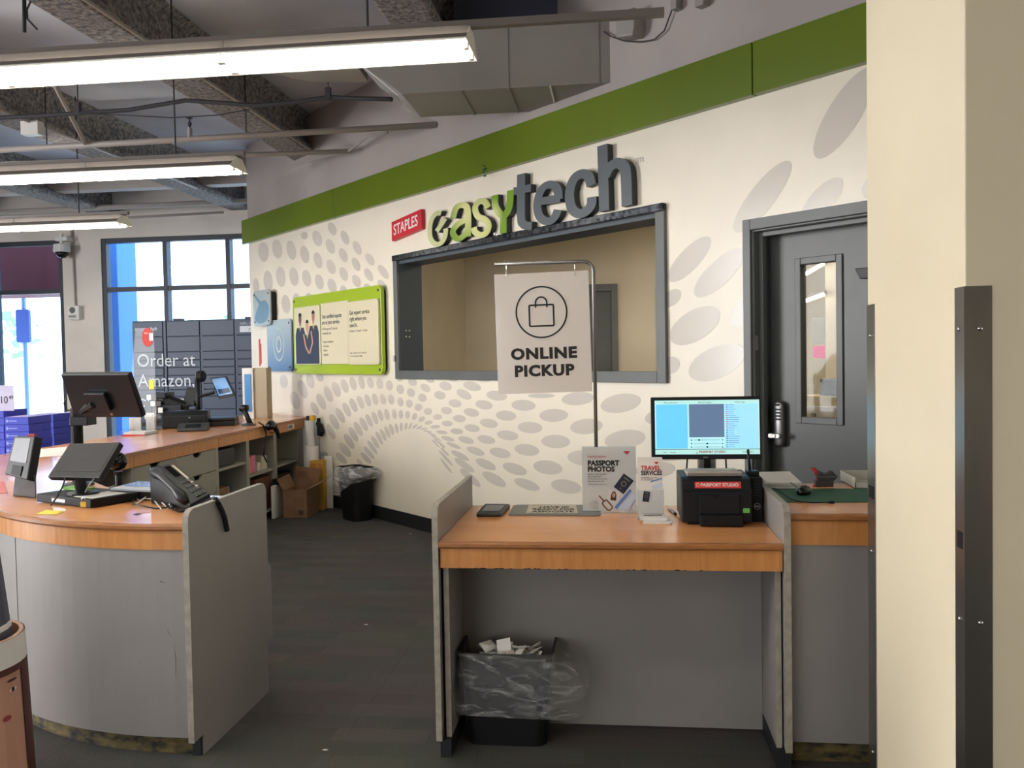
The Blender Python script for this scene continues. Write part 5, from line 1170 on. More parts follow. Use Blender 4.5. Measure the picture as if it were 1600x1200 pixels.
# ---- things on the curved desk
c1, c2, c3 = top(57, 785), top(142, 795), top(210, 783)
ex_ = (c2-c1); an = math.atan2(ex_.y, ex_.x); wdt = ex_.length; dpt = (c3-c2).length
T = thing('cash_drawer', 'flat black base box under the touch screen on the curved desk', 'base', c1, an)
q = L(); q.box((0, 0, .004), (wdt, .26, .042)); part(T, 'case', q, m_black2, bevel=.004); q = L(); q.box((.02, .02, 0), (wdt-.02, .24, .004)); part(T, 'foot', q, m_black)
q = L(); q.box((wdt*.3, -.002, .014), (wdt*.55, .0, .03)); part(T, 'cable_slot', q, m_gloss)
q = L(); q.box((wdt*.62, .02, .0425), (wdt*1.0-.02, .2, .0435)); part(T, 'note_card', q, m_white)
T = thing('green_card', 'bright green card lying on the base box behind the touch screen', 'card', c1+Vector((.06, .1, .043)), an); q = L(); q.box((-.03, .03, 0), (.14, .09, .012)); part(T, 'card', q, mat('card_green', (110, 176, 50), .5))
# padlock
pl_ = py(132, 781, c2.y-.01); 
T = thing('padlock', 'small brass padlock hanging on the base box', 'padlock', (pl_.x, pl_.y, HD+.01)); q = L(); q.prism(rrect(-.014, .002, .014, .026, .003, 2), -.012, -.002, 'y'); part(T, 'body', q, mat('brass', (176, 146, 66), .35, metal=.6)); q = L(); q.tube([(-.009, -.007, .026), (-.009, -.007, .038), (0, -.007, .046), (.009, -.007, .038), (.009, -.007, .026)], .002, 6); part(T, 'shackle', q, m_chrome)
# touch screen
c0 = top(119, 786, HD+.043)
T = thing('touch_screen', 'black touch screen tilted back on a stand on the curved desk', 'monitor', (-2.53, 3.98, HD+.043))
s = [py(74, 745, 3.93), py(155, 747, 3.84), py(188, 690.5, 3.98), py(108.5, 693, 4.07)]
n = (s[1]-s[0]).cross(s[3]-s[0]).normalized()
if n.dot(O-s[0]) < 0: n = -n
q = MB(); q.loft([s, [p-n*.03 for p in s]]); part(T, 'housing', q, m_black, bevel=.004)
screen_of(T, s, (.06, .17, .95, .94), 'display', mat('dim_display', (34, 34, 39), .4, spec=.25), .001)
m0 = lerp4(s, .5, .15)-n*.02
q = MB(); q.tube([m0, (m0.x, m0.y+.02, HD+.06)], .028, 10); part(T, 'neck', q, m_black); q = MB(); q.lathe([(.07, 0), (.07, .008), (.03, .016)], (m0.x+.005, m0.y+.02, HD+.043), 18); part(T, 'foot', q, m_black)
part(T, 'cable', MB().tube([py(102, 747, 3.9), py(98, 760, 3.85), py(90, 775, 3.78), (top(80, 791)+Vector((0, 0, .005)))], .004, 6), m_black)
part(T, 'cable', MB().tube([py(147, 748, 3.85), py(138, 760, 3.82), py(133, 769, 3.78)], .003, 6), m_steel)
# payment terminal
T = thing('payment_terminal', 'black card payment terminal on an angled stand at the left edge', 'payment terminal', (-2.95, 4.1, HD))
s = [py(7, 741, 4.12), py(42, 750, 4.0), py(54, 681, 4.08), py(22, 681, 4.2)]
n = (s[1]-s[0]).cross(s[3]-s[0]).normalized()
if n.dot(O-s[0]) < 0: n = -n
q = MB(); q.loft([s, [p-n*.045 for p in s]]); part(T, 'housing', q, m_black, bevel=.006)
screen_of(T, s, (.10, .36, .84, .94), 'display', mat('grey_display', (140, 142, 148), .4, spec=.3), .0015)
q = screen_of(T, s, (.3, .04, .72, .28), 'keypad', m_black2, .004)
q = MB(); sb_ = [top(20, 775), top(56, 779), top(57, 772), top(24, 768)]; q.loft([[p for p in sb_], [py(24, 742, 4.1), py(55, 742, 4.02), py(56, 738, 4.15), py(26, 738, 4.2)]]); part(T, 'stand', q, m_dkgrey, bevel=.006)
part(T, 'red_cap', MB().box((s[2].x-.045, s[2].y+.01, s[2].z-.005), (s[2].x-.01, s[2].y+.03, s[2].z+.008)), mat('cap_red', (170, 50, 60), .5))
# big customer screen on its pole, seen from behind
b_ = top(123, 758)
T = thing('pole_monitor', 'large black screen on a thick pole, seen from behind', 'monitor', (b_.x, b_.y, HD))
YM = b_.y
q = MB(); q.tube([(b_.x, YM, HD), (b_.x, YM, py(123, 638, YM).z)], .031, 14); part(T, 'pole', q, m_black2, smooth=False)
q = MB(); q.lathe([(.08, 0), (.08, .01), (.04, .02)], (b_.x, YM, HD), 16); part(T, 'foot', q, m_black)
a = py(111, 665, YM-.03); q = MB(); q.box((a.x, YM-.045, a.z), (py(144, 665, YM).x, YM+.045, py(111, 651, YM).z)); part(T, 'clamp', q, m_black, bevel=.004)
q = MB(); a = py(132, 660, YM); q.box((a.x, YM-.03, a.z), (a.x+.04, YM+.03, py(132, 640, YM).z)); part(T, 'clamp', q, m_black, bevel=.004)
s = [py(116, 652.5, 4.5), py(223, 652.5, 4.33), py(200, 584.5, 4.18), py(94.5, 585, 4.35)]
n = (s[1]-s[0]).cross(s[3]-s[0]).normalized()
if n.dot(O-s[0]) < 0: n = -n
q = MB(); q.loft([s, [p-n*.03 for p in s]]); part(T, 'back_shell', q, m_black, bevel=.006)
q = MB(); cc = [lerp4(s, *f) for f in ((.28, .2), (.62, .2), (.6, .6), (.3, .6))]; q.loft([[p+n*.02 for p in cc], [p+n*.0 for p in cc]]); part(T, 'mount_plate', q, m_black, bevel=.004)
q = MB(); q.tube([lerp4(s, .4, .35)+n*.01, (b_.x+.02, YM, py(123, 645, YM).z)], .024, 8); part(T, 'arm', q, m_black)
q = MB(); q.tube([py(104, 622, YM), py(100, 630, YM), py(103, 640, YM), py(112, 642, YM)], .004, 6); part(T, 'cable', q, m_black)
cc = [lerp4(s, *f) for f in ((.56, .06), (.6, .06), (.6, .11), (.56, .11))]; q = MB(); q.loft([[p+n*.003 for p in cc], [p+n*.001 for p in cc]]); part(T, 'badge', q, m_steel)
# keyboard on a black drawer box
c0 = top(182, 785)
T = thing('keyboard_box', 'black box under the keyboard on the curved desk', 'box', top(150, 786)+Vector((0, .12, 0)), an*.5)
q = L(); q.box((.03, .0, 0), (.34, .2, .04)); part(T, 'case', q, m_black2, bevel=.004)
kb = thing('keyboard', 'pale blue keyboard lying on the black box', 'keyboard', T.location+Vector((0.0, 0, .041)), an*.5)
q = L(); q.prism([(-.0, 0), (.19, 0), (.19, .02), (0, .012)], .0, .33, 'x'); part(kb, 'tray', q, mat('pale_keyboard', (186, 192, 204), .5), bevel=.003)
kp = None
for r_ in range(4):
    for k in range(12):
        if kp is None:
            q = L(); q.loft([[Vector(p) for p in ((0, 0, 0), (.02, 0, 0), (.02, .02, 0), (0, .02, 0))], [Vector(p) for p in ((.003, .003, .006), (.017, .003, .006), (.017, .017, .006), (.003, .017, .006))]]); kp = part(kb, 'key', q, mat('key_blue', (150, 176, 220), .5)); kp.location = (.03, .06, .0165)
        else:
            t = kp.copy(); COL.objects.link(t); t.location = (.03+.0235*k, .06+r_*.027, .0165+r_*.0012)
# ball headed scanner
c0 = top(186, 763)
T = thing('scanner_stand', 'black ball headed scanner on a stand behind the keyboard', 'scanner', (c0.x, c0.y, HD))
q = MB(); q.lathe([(.05, 0), (.048, .01), (.018, .02), (.018, .07), (.026, .09)], (c0.x, c0.y, HD), 14); part(T, 'stem', q, m_black, smooth=False)
h = py(183, 720, c0.y); q = MB(); q.lathe([(.01, -.052), (.036, -.042), (.05, -.018), (.052, .005), (.042, .03), (.02, .045), (.005, .048)], h, 18); part(T, 'head', q, m_gloss, smooth=True)
# telephone
c0 = top(283, 790)
T = thing('telephone', 'black desk telephone with a row of keys on the curved desk', 'telephone', (c0.x, c0.y, HD))
s = [py(297, 789, 3.70), py(329, 771, 3.77), py(271, 722.5, 3.96), py(232, 730, 3.90)]
n = (s[1]-s[0]).cross(s[3]-s[0]).normalized()
if n.dot(O-s[0]) < 0: n = -n
bs = [Vector((p.x, p.y+.01, HD+.002)) for p in s]
q = MB(); q.loft([s, bs]); part(T, 'body', q, m_black, bevel=.006)
h0, h1 = lerp4(s, .02, .93)+n*.025, lerp4(s, .62, -.02)+n*.02; 
h0, h1 = py(240, 737, 3.885), py(291, 785, 3.69)
q = MB(); hp = [h0, h0.lerp(h1, .12)+n*.012, h0.lerp(h1, .3)+n*.022, h0.lerp(h1, .7)+n*.022, h0.lerp(h1, .88)+n*.012, h1]
q.tube(hp, [.018, .027, .018, .018, .027, .016], 12); part(T, 'handset', q, m_black, smooth=True)
for a_, b2, nm, mm in (((.80, .22), (.90, .92), 'label_strip', mat('strip_pale', (180, 172, 150), .5)), ((.5, .62), (.74, .92), 'display', m_gloss)):
    cc = [lerp4(s, *f) for f in ((a_[0], a_[1]), (b2[0], a_[1]), (b2[0], b2[1]), (a_[0], b2[1]))]; q = MB(); q.loft([[p+n*.003 for p in cc], [p-n*.002 for p in cc]]); part(T, nm, q, mm)
for i in range(4):
    for j in range(4):
        f = (.46+i*.12, .06+j*.12); cc = [lerp4(s, f[0]+d[0], f[1]+d[1]) for d in ((0, 0), (.08, 0), (.08, .07), (0, .07))]
        q = MB(); q.loft([[p+n*.005 for p in cc], [p-n*.002 for p in cc]]); part(T, 'key', q, m_dkgrey)
cw = []
path = [py(x, y, Y_) for x, y, Y_ in ((262, 788, 3.75), (280, 797, 3.68), (300, 796, 3.66), (318, 786, 3.70), (331, 780, 3.78), (340, 785, 3.72), (348, 797, 3.66), (352, 812, 3.64), (355, 826, 3.63))]
path = [Vector((p.x, p.y, max(p.z, HD+.012))) for p in path[:4]]+[px(336, 783, -1.758)+Vector((0, 0, .012))]+[px(x, y, -1.733) for x, y in ((342, 788), (347, 798), (351, 809), (353, 819), (355, 829))]
N = 460
for k in range(N):
    t = k/(N-1)*(len(path)-1); i = min(int(t), len(path)-2); p = path[i].lerp(path[i+1], t-i); d = (path[i+1]-path[i]).normalized()
    e1 = d.cross(Vector((0, 1, .3))).normalized(); e2 = d.cross(e1); a = k*2*PI/8
    cw.append(p+(e1*math.cos(a)+e2*math.sin(a))*.0095)
part(T, 'coiled_cord', MB().tube(cw, .0026, 5), m_black)
T = thing('white_cables', 'tangle of white and black cables in front of the telephone', 'cables', top(235, 790)); 
for pts, mm in (([(210, 778), (218, 786), (230, 781), (248, 780), (262, 788), (268, 798)], m_white), ([(214, 789), (226, 783), (240, 786), (252, 798)], m_white), ([(208, 780), (208, 792), (220, 796), (245, 797), (275, 795)], m_black), ([(222, 776), (240, 778), (250, 788), (262, 796)], m_white)):
    part(T, 'cable', MB().tube([top(x, y)+Vector((0, 0, .006+.012*((i*7) % 3)/2)) for i, (x, y) in enumerate(pts)], .0035, 6), mm, smooth=True)
def sheet(name, pts, m, lab, cat, z=HD+.0008, th=.001):
    P4 = [pz(x, y, z) for x, y in pts]; q = MB(); q.prism([(p.x, p.y) for p in P4], z, z+th, 'z'); return solo(name, q, m, lab, cat)
sheet('sticky_note', [(56, 803.5), (88, 804), (102, 799), (72, 797)], mat('sticky_yellow', (230, 214, 72), .6), 'yellow sticky note near the front edge of the curved desk', 'note')
sheet('scrap', [(208, 804), (216, 805), (221, 802.5), (213, 802)], m_dkgrey, 'small dark scrap near the front edge of the curved desk', 'scrap')
sheet('flyer', [(-14, 772), (12, 770), (6, 752), (-14, 752)], mat('flyer_red', (204, 92, 92), .5), 'red and white flyer at the left edge of the curved desk', 'flyer')
sheet('papers', [(40, 716), (98, 712), (105, 698), (60, 702)], m_paper, 'white sheet imitating window light reflected on the worktop behind the payment terminal', 'papers')  # white sheet stands in for the window's reflection in the worktop

# ================================================================ SIGNS ON THE ANGLED WALL
def W(T, u0, z0, name, poly, y0, y1, m, **k):      # poly in wall coordinates relative to the thing
    q = L(); q.prism(poly, y0, y1, 'y'); return part(T, name, q, m, **k)
def wthing(name, lab, cat, u, z, group=None): 
    p = WM @ Vector((u, 0, z)); return thing(name, lab, cat, p, -PI/4, group)
# red shop sign
u0, z0 = wu(613, 377, .04); u1, z1 = wu(658.5, 327, .04); u2, z2 = wu(658, 358, .04); zt0 = wu(613, 350.5, .04)[1]
T = wthing('shop_sign', 'small red sign with white lettering left of the big letters', 'sign', u0, z0)
w, h = u1-u0, .185; sk = (z2-z0)
W(T, 0, 0, 'plate', [(0, 0), (w, sk), (w, sk+h), (0, h)], -.045, 0, m_red, bevel=.002)
text(T, 'STAPLES', .145, (.035, -.0455, .052), m_white, M=UP @ Matrix(((1, 0, 0, 0), (sk/w, 1, 0, 0), (0, 0, 1, 0), (0, 0, 0, 1))), bold=.002, sx=.83)
# big raised letters: strokes
def letter(ch, x, y, w_, h_, m, lab, strokes, wt, extra_m=None, rad=0):
    """(x, y) pixel of the lower left corner; w_, h_ metres"""
    u, z = wu(x, y, .06); T = wthing('raised_letter', lab, 'letter', u, z, 'raised letters of the shop lettering')
    for i, st_ in enumerate(strokes):
        q = L(); q.ribbon(st_, wt, -.062+i*.0003, -.056); part(T, 'stroke', q, m)
        q = L(); q.ribbon(st_, wt, -.0555, -.008); part(T, 'return', q, mat('letter_return', (40, 46, 50), .5))
    return T
m_lgrey = mat('letter_slate', (84, 92, 98), .35)
def grad(name, z0, z1, c0=(112, 150, 36), c1=(214, 214, 150), spot=None):
    m = D.materials.new(name); m.use_nodes = True; nt = m.node_tree; b = nt.nodes['Principled BSDF']; b.inputs['Roughness'].default_value = .3
    g = nt.nodes.new('ShaderNodeNewGeometry'); d = nt.nodes.new('ShaderNodeVectorMath'); d.operation = 'DISTANCE'; d.inputs[1].default_value = spot
    r = nt.nodes.new('ShaderNodeMapRange'); r.inputs[1].default_value = z0; r.inputs[2].default_value = z1
    mx = nt.nodes.new('ShaderNodeMix'); mx.data_type = 'RGBA'; mx.inputs[6].default_value = rgb(c1); mx.inputs[7].default_value = rgb(c0)
    nt.links.new(g.outputs['Position'], d.inputs[0]); nt.links.new(d.outputs['Value'], r.inputs[0]); nt.links.new(r.outputs[0], mx.inputs[0]); nt.links.new(mx.outputs[2], b.inputs['Base Color']); return m
def wpt(x, y): u, z = wu(x, y, .07); return WM @ Vector((u, -.07, z))
m_g1 = mat('letter_cream_green', (192, 196, 146), .35)
m_ga = grad('print_fade_a', .06, .26, spot=wpt(727, 330)); m_gs = grad('print_fade_s', .08, .36, spot=wpt(748, 345)); m_gy = grad('print_fade_y', .03, .15, spot=wpt(768, 338))
# helper: wall point of a pixel relative to a base pixel, so strokes follow the letters in the wall's own plane
def S(base, pts):
    ub, zb = wu(base[0], base[1], .06); return [(wu(x, y, .06)[0]-ub, wu(x, y, .06)[1]-zb) for x, y in pts]
def smooth(pts, n=6, close=False):
    out = []; N = len(pts)
    for i in range(N if close else N-1):
        p0 = pts[(i-1) % N] if close or i else pts[0]; p1 = pts[i]; p2 = pts[(i+1) % N]; p3 = pts[(i+2) % N] if close or i+2 < N else pts[-1]
        for k in range(n):
            t = k/n; out.append(tuple(.5*((2*p1[j])+(-p0[j]+p2[j])*t+(2*p0[j]-5*p1[j]+4*p2[j]-p3[j])*t*t+(-p0[j]+3*p1[j]-3*p2[j]+p3[j])*t**3) for j in (0, 1)))
    if not close: out.append(pts[-1])
    return out
def mk(lab, m, base, strokes, wt):
    st_ = []
    for s_ in strokes:
        pts = S(base, s_['p']); st_.append(smooth(pts) if s_.get('s') else pts)
    return letter('', base[0], base[1], 0, 0, m, lab, st_, wt)
z8 = lambda L_: [(660+x/8, 300+y/8) for x, y in L_]
zo = lambda L_: [(600+x/3.478, 200+y/3.478) for x, y in L_]
mk('pale green raised power-symbol letter e, first of the big letters', m_g1, (667, 385), [dict(p=z8([(232, 268), (190, 262), (140, 300), (105, 380), (92, 470), (98, 560), (130, 625), (180, 655), (235, 635), (275, 575), (292, 495), (288, 455)]), s=1), dict(p=z8([(178, 492), (286, 330)]))], (.072, .044))
mk('raised letter a fading from cream to green', m_ga, (703, 373), [dict(p=zo([(375, 490), (392, 435), (428, 418), (455, 450), (457, 590)]), s=1), dict(p=zo([(457, 492), (405, 520), (374, 565), (400, 602), (440, 580), (457, 545)]), s=1)], (.09, .05))
mk('raised letter s fading from cream to green', m_gs, (737, 371), [dict(p=zo([(567, 432), (545, 400), (515, 402), (495, 435), (510, 480), (548, 498), (568, 530), (555, 570), (522, 582), (495, 565), (488, 540)]), s=1)], (.082, .05))
mk('green raised letter y, beside the grey letter t', m_gy, (768, 362), [dict(p=zo([(602, 365), (607, 430), (648, 478), (680, 430), (688, 338)]), s=1), dict(p=zo([(648, 465), (648, 572)]))], (.088, .055))
mk('dark grey raised letter t, first of the grey letters', m_lgrey, (805, 352), [dict(p=zo([(745, 250), (745, 480), (757, 522), (782, 532), (803, 530)]), s=1), dict(p=zo([(703, 345), (798, 325)]))], (.10, .06))
mk('dark grey raised letter e in the middle of the grey letters', m_lgrey, (833, 350), [dict(p=zo([(950, 388), (945, 345), (925, 314), (893, 308), (860, 330), (838, 380), (833, 430), (843, 475), (868, 502), (900, 506), (928, 483), (945, 445)]), s=1), dict(p=zo([(835, 402), (958, 380)]))], (.095, .058))
mk('dark grey raised letter c, second from the right', m_lgrey, (882, 340), [dict(p=zo([(1127, 310), (1110, 262), (1070, 250), (1030, 280), (1008, 350), (1018, 430), (1055, 465), (1095, 455), (1125, 420), (1130, 375)]), s=1)], (.10, .066))
mk('dark grey raised letter h, last and tallest', m_lgrey, (937, 331), [dict(p=zo([(1186, 93), (1197, 450)])), dict(p=zo([(1200, 265), (1225, 215), (1268, 190), (1305, 215), (1315, 270), (1320, 422)]), s=1)], (.10, .07))
# small glittery ornament at the foot of the green band
u, z = wu(758, 266, .06); T = wthing('band_ornament', 'tiny glinting dark ornament stuck on the green band', 'ornament', u, z)
for k in range(9):
    x, z_ = rnd.uniform(-.022, .022), rnd.uniform(-.05, .05); q = L(); q.box((x-.008, -.066, z_-.006), (x+.006, -.056, z_+.008)); part(T, 'chip', q, mat('teal_glint', (40, 110, 96), .15) if k % 2 else m_chrome)

# green staff board with three panels
u0, z0 = wu(463, 584, .05); u1, z1 = wu(598, 448, .05)
T = wthing('service_board', 'lime green board with a staff photo and two text panels', 'sign board', u0, z0); w = u1-u0; h = z1-z0+.02
W(T, 0, 0, 'green_board', rrect(0, 0, w, h, .06), -.075, -.035, m_lime, bevel=.004, label='lime green backing board')
W(T, 0, 0, 'standoff', rrect(.03, .03, w-.03, h-.03, .05), -.036, 0, m_black)
for x in (.05, w-.05):
    for z in (.05, h-.05): q = L(); q.lathe([(.014, 0), (.014, .006)], n=10, M=Matrix.Translation((x, -.075, z)) @ Matrix.Rotation(PI/2, 4, 'X')); part(T, 'screw', q, m_dkgrey)
def rel(x, y, off=.1): a = wu(x, y, off); return a[0]-u0, a[1]-z0
cr = mat('panel_cream', (214, 206, 176), .3)
pa_, pb_ = rel(461.5, 570), rel(499, 477); p1_ = W(T, 0, 0, 'photo_panel', rrect(pa_[0], pa_[1], pb_[0], pb_[1]+.005, .03), -.1, -.077, cr, bevel=.002, label='cream panel printed with three staff in dark shirts')
pc, pd = rel(503, 569), rel(543.5, 469); W(T, 0, 0, 'text_panel', rrect(pc[0], pc[1], pd[0], pd[1], .006), -.1, -.077, cr, bevel=.002)
pe, pf_ = rel(545, 570), rel(590, 466); W(T, 0, 0, 'text_panel', rrect(pe[0], pe[1], pf_[0], pf_[1], .03), -.1, -.077, cr, bevel=.002)
ph = pd[1]-pc[1]
text(T, 'Our certified experts\nare at your service.', .062, (pc[0]+.03, -.1005, pc[1]+ph*.75), m_dkgrey, sx=.86, bold=.0008, ls=1.05)
text(T, "We'll keep your PC safe and\nrunning like new.\n\n- Setup & installation\n- Protection\n- Repairs\n- Upgrades", .036, (pc[0]+.03, -.1005, pc[1]+ph*.56), m_greyink, sx=.86, ls=1.3)
text(T, 'Get expert service\nright where you\nneed it.', .062, (pe[0]+.04, -.1005, pe[1]+ph*.78), m_dkgrey, sx=.9, bold=.0008, ls=1.05)
text(T, 'At home  /  At work  /  In store', .034, (pe[0]+.04, -.1005, pe[1]+ph*.51), m_greyink, sx=.86); text(T, 'ASK US HOW TO GET STARTED\nsee an associate for details', .024, (pe[0]+.04, -.1005, pe[1]+ph*.17), m_greyink, ls=1.3)
pw, phh = pb_[0]-pa_[0], pb_[1]-pa_[1]
m_shirt = mat('print_shirt', (46, 56, 78), .5)
skins = [mat('print_skin_b', (120, 78, 66), .5), mat('print_skin_a', (202, 150, 126), .5), mat('print_skin_c', (172, 120, 98), .5)]
for i, (fx, fz, sc_) in enumerate(((.24, .83, 1), (.52, .70, .95), (.76, .85, 1))):
    cx, cz = pa_[0]+pw*fx, pa_[1]+phh*fz; d = -.1004-.0006*(i == 1)
    q = L(); q.prism([(cx-.13*sc_, pa_[1]+.01), (cx+.13*sc_, pa_[1]+.01), (cx+.13*sc_, cz-.2), (cx+.09*sc_, cz-.12), (cx-.09*sc_, cz-.12), (cx-.13*sc_, cz-.2)], d-.0004, d, 'y')
    for j in range(len(q.v)): q.v[j].x = min(max(q.v[j].x, pa_[0]+.012), pb_[0]-.012)
    part(T, 'print_shirt', q, m_shirt)
    q = L(); q.prism(arc(cx, cz-.02, .038, .058, 0, 345, 16), d-.0012, d-.0008, 'y'); q.prism([(cx-.018, cz-.1), (cx+.018, cz-.1), (cx+.018, cz-.05), (cx-.018, cz-.05)], d-.0011, d-.0007, 'y'); part(T, 'print_face', q, skins[i])
    q = L(); q.prism(arc(cx, cz+.012, .04, .04, 0, 180, 10), d-.0016, d-.0012, 'y'); part(T, 'print_hair', q, m_ink)
    q = L(); q.prism([(cx-.03, cz-.11), (cx+.03, cz-.11), (cx, cz-.17)], d-.0013, d-.0009, 'y'); part(T, 'print_collar', q, mat('print_collar', (196, 180, 110), .5))
q = L(); cx = pa_[0]+pw*.52; zc = pa_[1]+phh*.5
q.ribbon([(cx-.1, zc+.02), (cx-.05, zc-.12), (cx+.03, zc-.2)], .03, -.1026, -.102); q.ribbon([(cx+.1, zc+.05), (cx+.13, zc-.08), (cx+.05, zc-.2)], .03, -.1026, -.102); part(T, 'print_arms', q, skins[1])
# two blue pictures
def picture(name, lab, x0, y0, x1, y1, x2, y2, c0, c1, off):
    u0, z0 = wu(x0, y0, off); u1, z1 = wu(x1, y1, off)
    T = wthing(name, lab, 'picture', u0, z0); w, h = u1-u0, z1-z0
    W(T, 0, 0, 'panel', rrect(0, 0, w, h, .05), -off-.0, -off+.02, c0, bevel=.003); W(T, 0, 0, 'standoff', rrect(.03, .03, w-.03, h-.03, .04), -off+.02, 0, m_black)
    for x in (.05, w-.05):
        for z in (.05, h-.05): q = L(); q.lathe([(.013, 0), (.013, .005)], n=8, M=Matrix.Translation((x, -off, z)) @ Matrix.Rotation(PI/2, 4, 'X')); part(T, 'screw', q, m_dkgrey)
    return T, w, h
mfade = D.materials.new('blue_fade_print'); mfade.use_nodes = True; nt = mfade.node_tree; b = nt.nodes['Principled BSDF']; b.inputs['Roughness'].default_value = .2
g = nt.nodes.new('ShaderNodeNewGeometry'); sp = nt.nodes.new('ShaderNodeSeparateXYZ'); r = nt.nodes.new('ShaderNodeMapRange'); r.inputs[1].default_value = 1.5; r.inputs[2].default_value = 2.1
mx = nt.nodes.new('ShaderNodeMix'); mx.data_type = 'RGBA'; mx.inputs[6].default_value = rgb((70, 110, 158)); mx.inputs[7].default_value = rgb((170, 186, 190))
nt.links.new(g.outputs['Position'], sp.inputs[0]); nt.links.new(sp.outputs[2], r.inputs[0]); nt.links.new(r.outputs[0], mx.inputs[0]); nt.links.new(mx.outputs[2], b.inputs['Base Color'])
T, w, h = picture('disc_picture', 'blue picture of a disc left of the lime green board', 418.5, 580, 454, 497.5, 0, 0, mfade, None, .06)
for r_, c_ in ((.13, (176, 192, 190)), (.06, (196, 200, 180)), (.02, (120, 150, 180))):
    q = L(); q.ribbon([(w*.5+r_*1.15*math.cos(2*PI*k/28), h*.52+r_*1.5*math.sin(2*PI*k/28)) for k in range(28)], .022, -.0615-.0002*(r_ < .1), -.0605, close=True); part(T, 'disc_print', q, mat('disc_%d' % c_[0], c_, .25))
u0p, z0p = wu(396, 509, .09)
T, w, h = picture('mouse_picture', 'pale blue picture of a hand on a mouse, highest on the left', 396.5, 510, 421, 451, 0, 0, mat('pale_blue_print', (166, 178, 178), .2), None, .10)
q = L(); q.prism([(w*.0+.02, h*.9), (w*.12, h*.9), (w*.5, h*.66), (w*.4, h*.58)], -.1015, -.1005, 'y'); q.prism(smooth([(w*.1, h*.2), (w*.35, h*.6), (w*.7, h*.7), (w*.93, h*.5), (w*.8, h*.15), (w*.4, h*.06)], 4, True), -.1015, -.1004, 'y'); part(T, 'mouse_print', q, mat('mouse_blue', (104, 138, 158), .25))
u, z = wu(407, 572, .01); u_, z_ = wu(403.5, 530, .01)
T = wthing('red_ruler', 'red lettered strip on the white wall under the pictures', 'strip', u_, z); W(T, 0, 0, 'strip', [(0, 0), (.04, 0), (.04, z_-z), (0, z_-z)], -.006, 0, mat('strip_red', (204, 90, 84), .5)); W(T, 0, 0, 'strip_mark', [(.055, .03), (.07, .03), (.07, z_-z-.06), (.055, z_-z-.06)], -.006, 0, mat('strip_red', (204, 90, 84), .5))

# ================================================================ PARCEL LOCKERS, CARTONS, FLOOR DISPLAY
YL = 12.35; lx = [py(x, 560, YL).x for x in (207, 262, 317, 371)]; lz = py(207, 502, YL).z
T = thing('parcel_locker', 'dark navy parcel locker bank in front of the shop window', 'locker', (-6.2, YL, 0))
cw_ = .5*(lx[3]-lx[1]); x0 = lx[0]-.0; x4 = x0+cw_*4.1
part(T, 'cabinet', MB().box((x0, YL+.03, 0), (-5.0, YL+.6, lz)), m_navy_gap, bevel=.004)
part(T, 'base', MB().box((x0+.02, YL+.06, 0), (-5.0, YL+.5, .06)), m_black)
colx = [(x0+.012, lx[1]-.07), (lx[1]-.0, lx[2]-.045), (lx[2]+.0, lx[3]-.045), (lx[3]+.0, -5.02)]
cz = [py(262, y, YL).z for y in (502+24, 550, 563, 574.5, 587, 600, 609, 620, 640, 665)]
for ci, (a, b_) in enumerate(colx):
    zs = [lz-.012]+cz+[.45, .06]
    for i in range(len(zs)-1):
        if zs[i]-zs[i+1] < .03: continue
        q = MB(); q.box((a, YL, zs[i+1]+.006), (b_, YL+.03, zs[i]-.006)); part(T, 'door', q, m_navy, bevel=.003)
    part(T, 'stile', MB().box((b_+.008, YL+.012, .06), (b_+.045, YL+.03, lz-.012)), m_navy)
m_lt = mat('locker_lettering', (216, 222, 230), .5)
def lt(s, x, y, sz, **k): p = py(x, y, YL); text(T, s, sz, (p.x+6.2, -.003, p.z), m_lt, **k)
lt('amazon hub', 211, 516.5, .072, bold=.0015); lt('Order at', 214, 573, .27, sx=.93); lt('Amazon,', 216, 604.5, .27, sx=.93); lt('pick up', 218, 636, .27, sx=.93)
lt('hello, my name is', 375, 507, .055); p = py(375, 519, YL); part(T, 'name_plate', MB().box((p.x, YL-.004, p.z), (-5.02, YL-.001, p.z+.09)), m_lt); text(T, 'red', .09, (py(388.5, 517, YL).x+6.2, -.005, p.z+.015), m_navy_gap)
for x in (265, 378): p = py(x, 501, YL); part(T, 'top_bracket', MB().box((p.x, YL+.1, lz), (p.x+.13, YL+.2, lz+.03)), m_black)

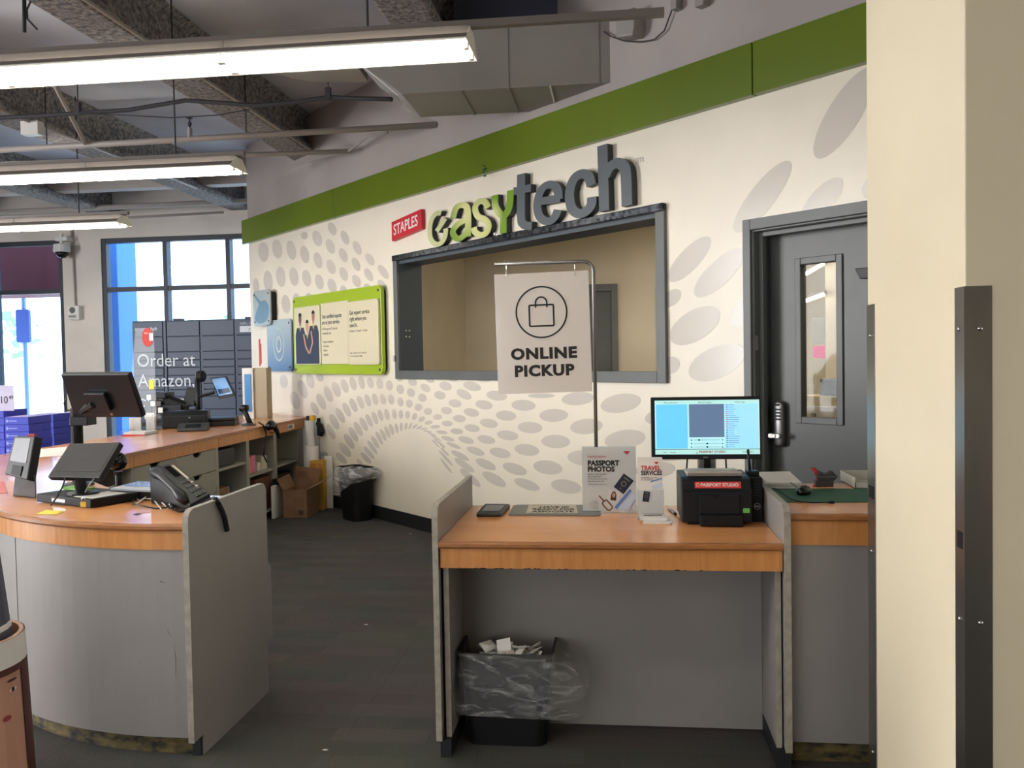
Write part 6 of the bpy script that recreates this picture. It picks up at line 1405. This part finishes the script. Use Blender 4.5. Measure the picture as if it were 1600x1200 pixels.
# stacked blue cartons with a price card
YX = 6.9
cols_ = [(-30, 5.5, 642, 0), (7, 44, 652, -.12), (46, 83, 648, .55)]
k = 0; base = None
names = ('left', 'middle', 'right')
for ci, (xa, xb, yt, dy) in enumerate(cols_):
    Yc = YX+dy; a, b_ = py(xa, yt, Yc), py(xb, yt, Yc); n = 10; hh = .062; z = a.z
    for i in range(n):
        T = thing('paper_carton', '%s blue carton from the top in the %s stack left of the window edge' % (('topmost', 'second', 'third', 'fourth', 'fifth', 'sixth', 'seventh', 'eighth', 'ninth', 'lowest')[i], names[ci]), 'carton', (a.x, Yc, z-hh), rnd.uniform(-.02, .02), 'blue cartons beside the shop window')
        q = L(); q.box((0, 0, .001), (b_.x-a.x, .3, hh-.001)); part(T, 'carton', q, m_bluebox, bevel=.002)
        q = L(); q.box((.012, -.0008, .018), (.03, 0, .042)); q.box((.035, -.0008, .026), (.11, 0, .034)); part(T, 'print', q, mat('carton_print', (140, 150, 220), .6))
        if i == 0: q = L(); q.box((.0, .0, hh), (b_.x-a.x, .3, hh+.001)); part(T, 'lid_print', q, mat('carton_lid', (160, 150, 214), .5))
        z -= hh
    solo('display_plinth', MB().box((a.x, Yc, 0), (b_.x, Yc+.3, z)), mat('plinth_blue', (60, 110, 190), .6), 'blue plinth under the %s carton stack' % names[ci], 'plinth')
p = py(10, 600, 6.75); a, b_ = py(-6, 642, 6.75), py(20.5, 602, 6.75)
T = thing('price_card', 'pale price card standing on the blue cartons', 'card', (a.x, 6.75, a.z)); T.location.z -= .0
q = L(); q.box((0, 0, 0), (b_.x-a.x, .004, b_.z-a.z)); part(T, 'card', q, mat('price_lilac', (176, 172, 200), .5))
text(T, '10', .085, (.034, -.001, .062), m_ink, sx=.9); text(T, '49', .045, (.118, -.001, .095), m_ink, sx=.9)
# printed dump bin at the bottom left
cy = 2.98; cx = py(30, 1150, cy).x-.27; r_ = .27
T = thing('printed_display', 'round printed cardboard display with a woman portrait at the lower left corner', 'display', (cx, cy, 0))
def ringz(r0, z0, r1, z1, a0, a1, n=20, dd=0):
    q = MB(); vs = []
    for i in range(n+1):
        a = math.radians(a0+(a1-a0)*i/n); vs += [(cx+(r0+dd)*math.cos(a), cy+(r0+dd)*math.sin(a), z0), (cx+(r1+dd)*math.cos(a), cy+(r1+dd)*math.sin(a), z1)]
    q.add(vs, [(2*i, 2*i+2, 2*i+3, 2*i+1) for i in range(n)]); return q
q = MB(); q.lathe([(.27, 0), (.25, .5), (.245, .64), (.23, .64), (.23, .05)], (cx, cy, 0), 32); part(T, 'drum', q, mat('print_flesh', (196, 150, 128), .5))
part(T, 'white_band', ringz(.2505, .54, .246, .64, -180, 180, 32, .004), m_white)
part(T, 'hair_print', ringz(.27, 0, .2505, .54, 12, 70, 12, .003), mat('print_auburn', (84, 44, 36), .6))
part(T, 'hair_print', ringz(.2515, .515, .2505, .54, -75, 12, 10, .0035), mat('print_auburn', (84, 44, 36), .6))
def onr(a, z, w_, h_, m, nm, n=8):
    q = MB(); R_ = .27-.02*z/.5+.0045; vs = [(cx+(R_)*math.cos(math.radians(a)+w_/R_*math.cos(t)), cy+R_*math.sin(math.radians(a)+w_/R_*math.cos(t)), z+h_*math.sin(t)) for t in [2*PI*k/n for k in range(n)]]; q.add(vs, [tuple(range(n))]); part(T, nm, q, m)
onr(-1, .455, .02, .008, mat('print_white', (226, 220, 216), .5), 'eye_print'); onr(-1, .455, .009, .009, m_ink, 'eye_print'); onr(-1, .49, .026, .005, mat('print_auburn', (84, 44, 36), .6), 'brow_print'); onr(-9, .36, .02, .01, mat('print_lip', (170, 70, 76), .5), 'lip_print')
q = MB(); q.lathe([(.22, .5), (.17, 1.0), (.16, 1.0), (.21, .52)], (cx, cy, 0), 24); part(T, 'upper_drum', q, mat('print_slate', (74, 76, 92), .5)); q = MB(); q.lathe([(.2065, .66), (.2045, .68)], (cx, cy, 0), 24); part(T, 'upper_band', q, m_white)
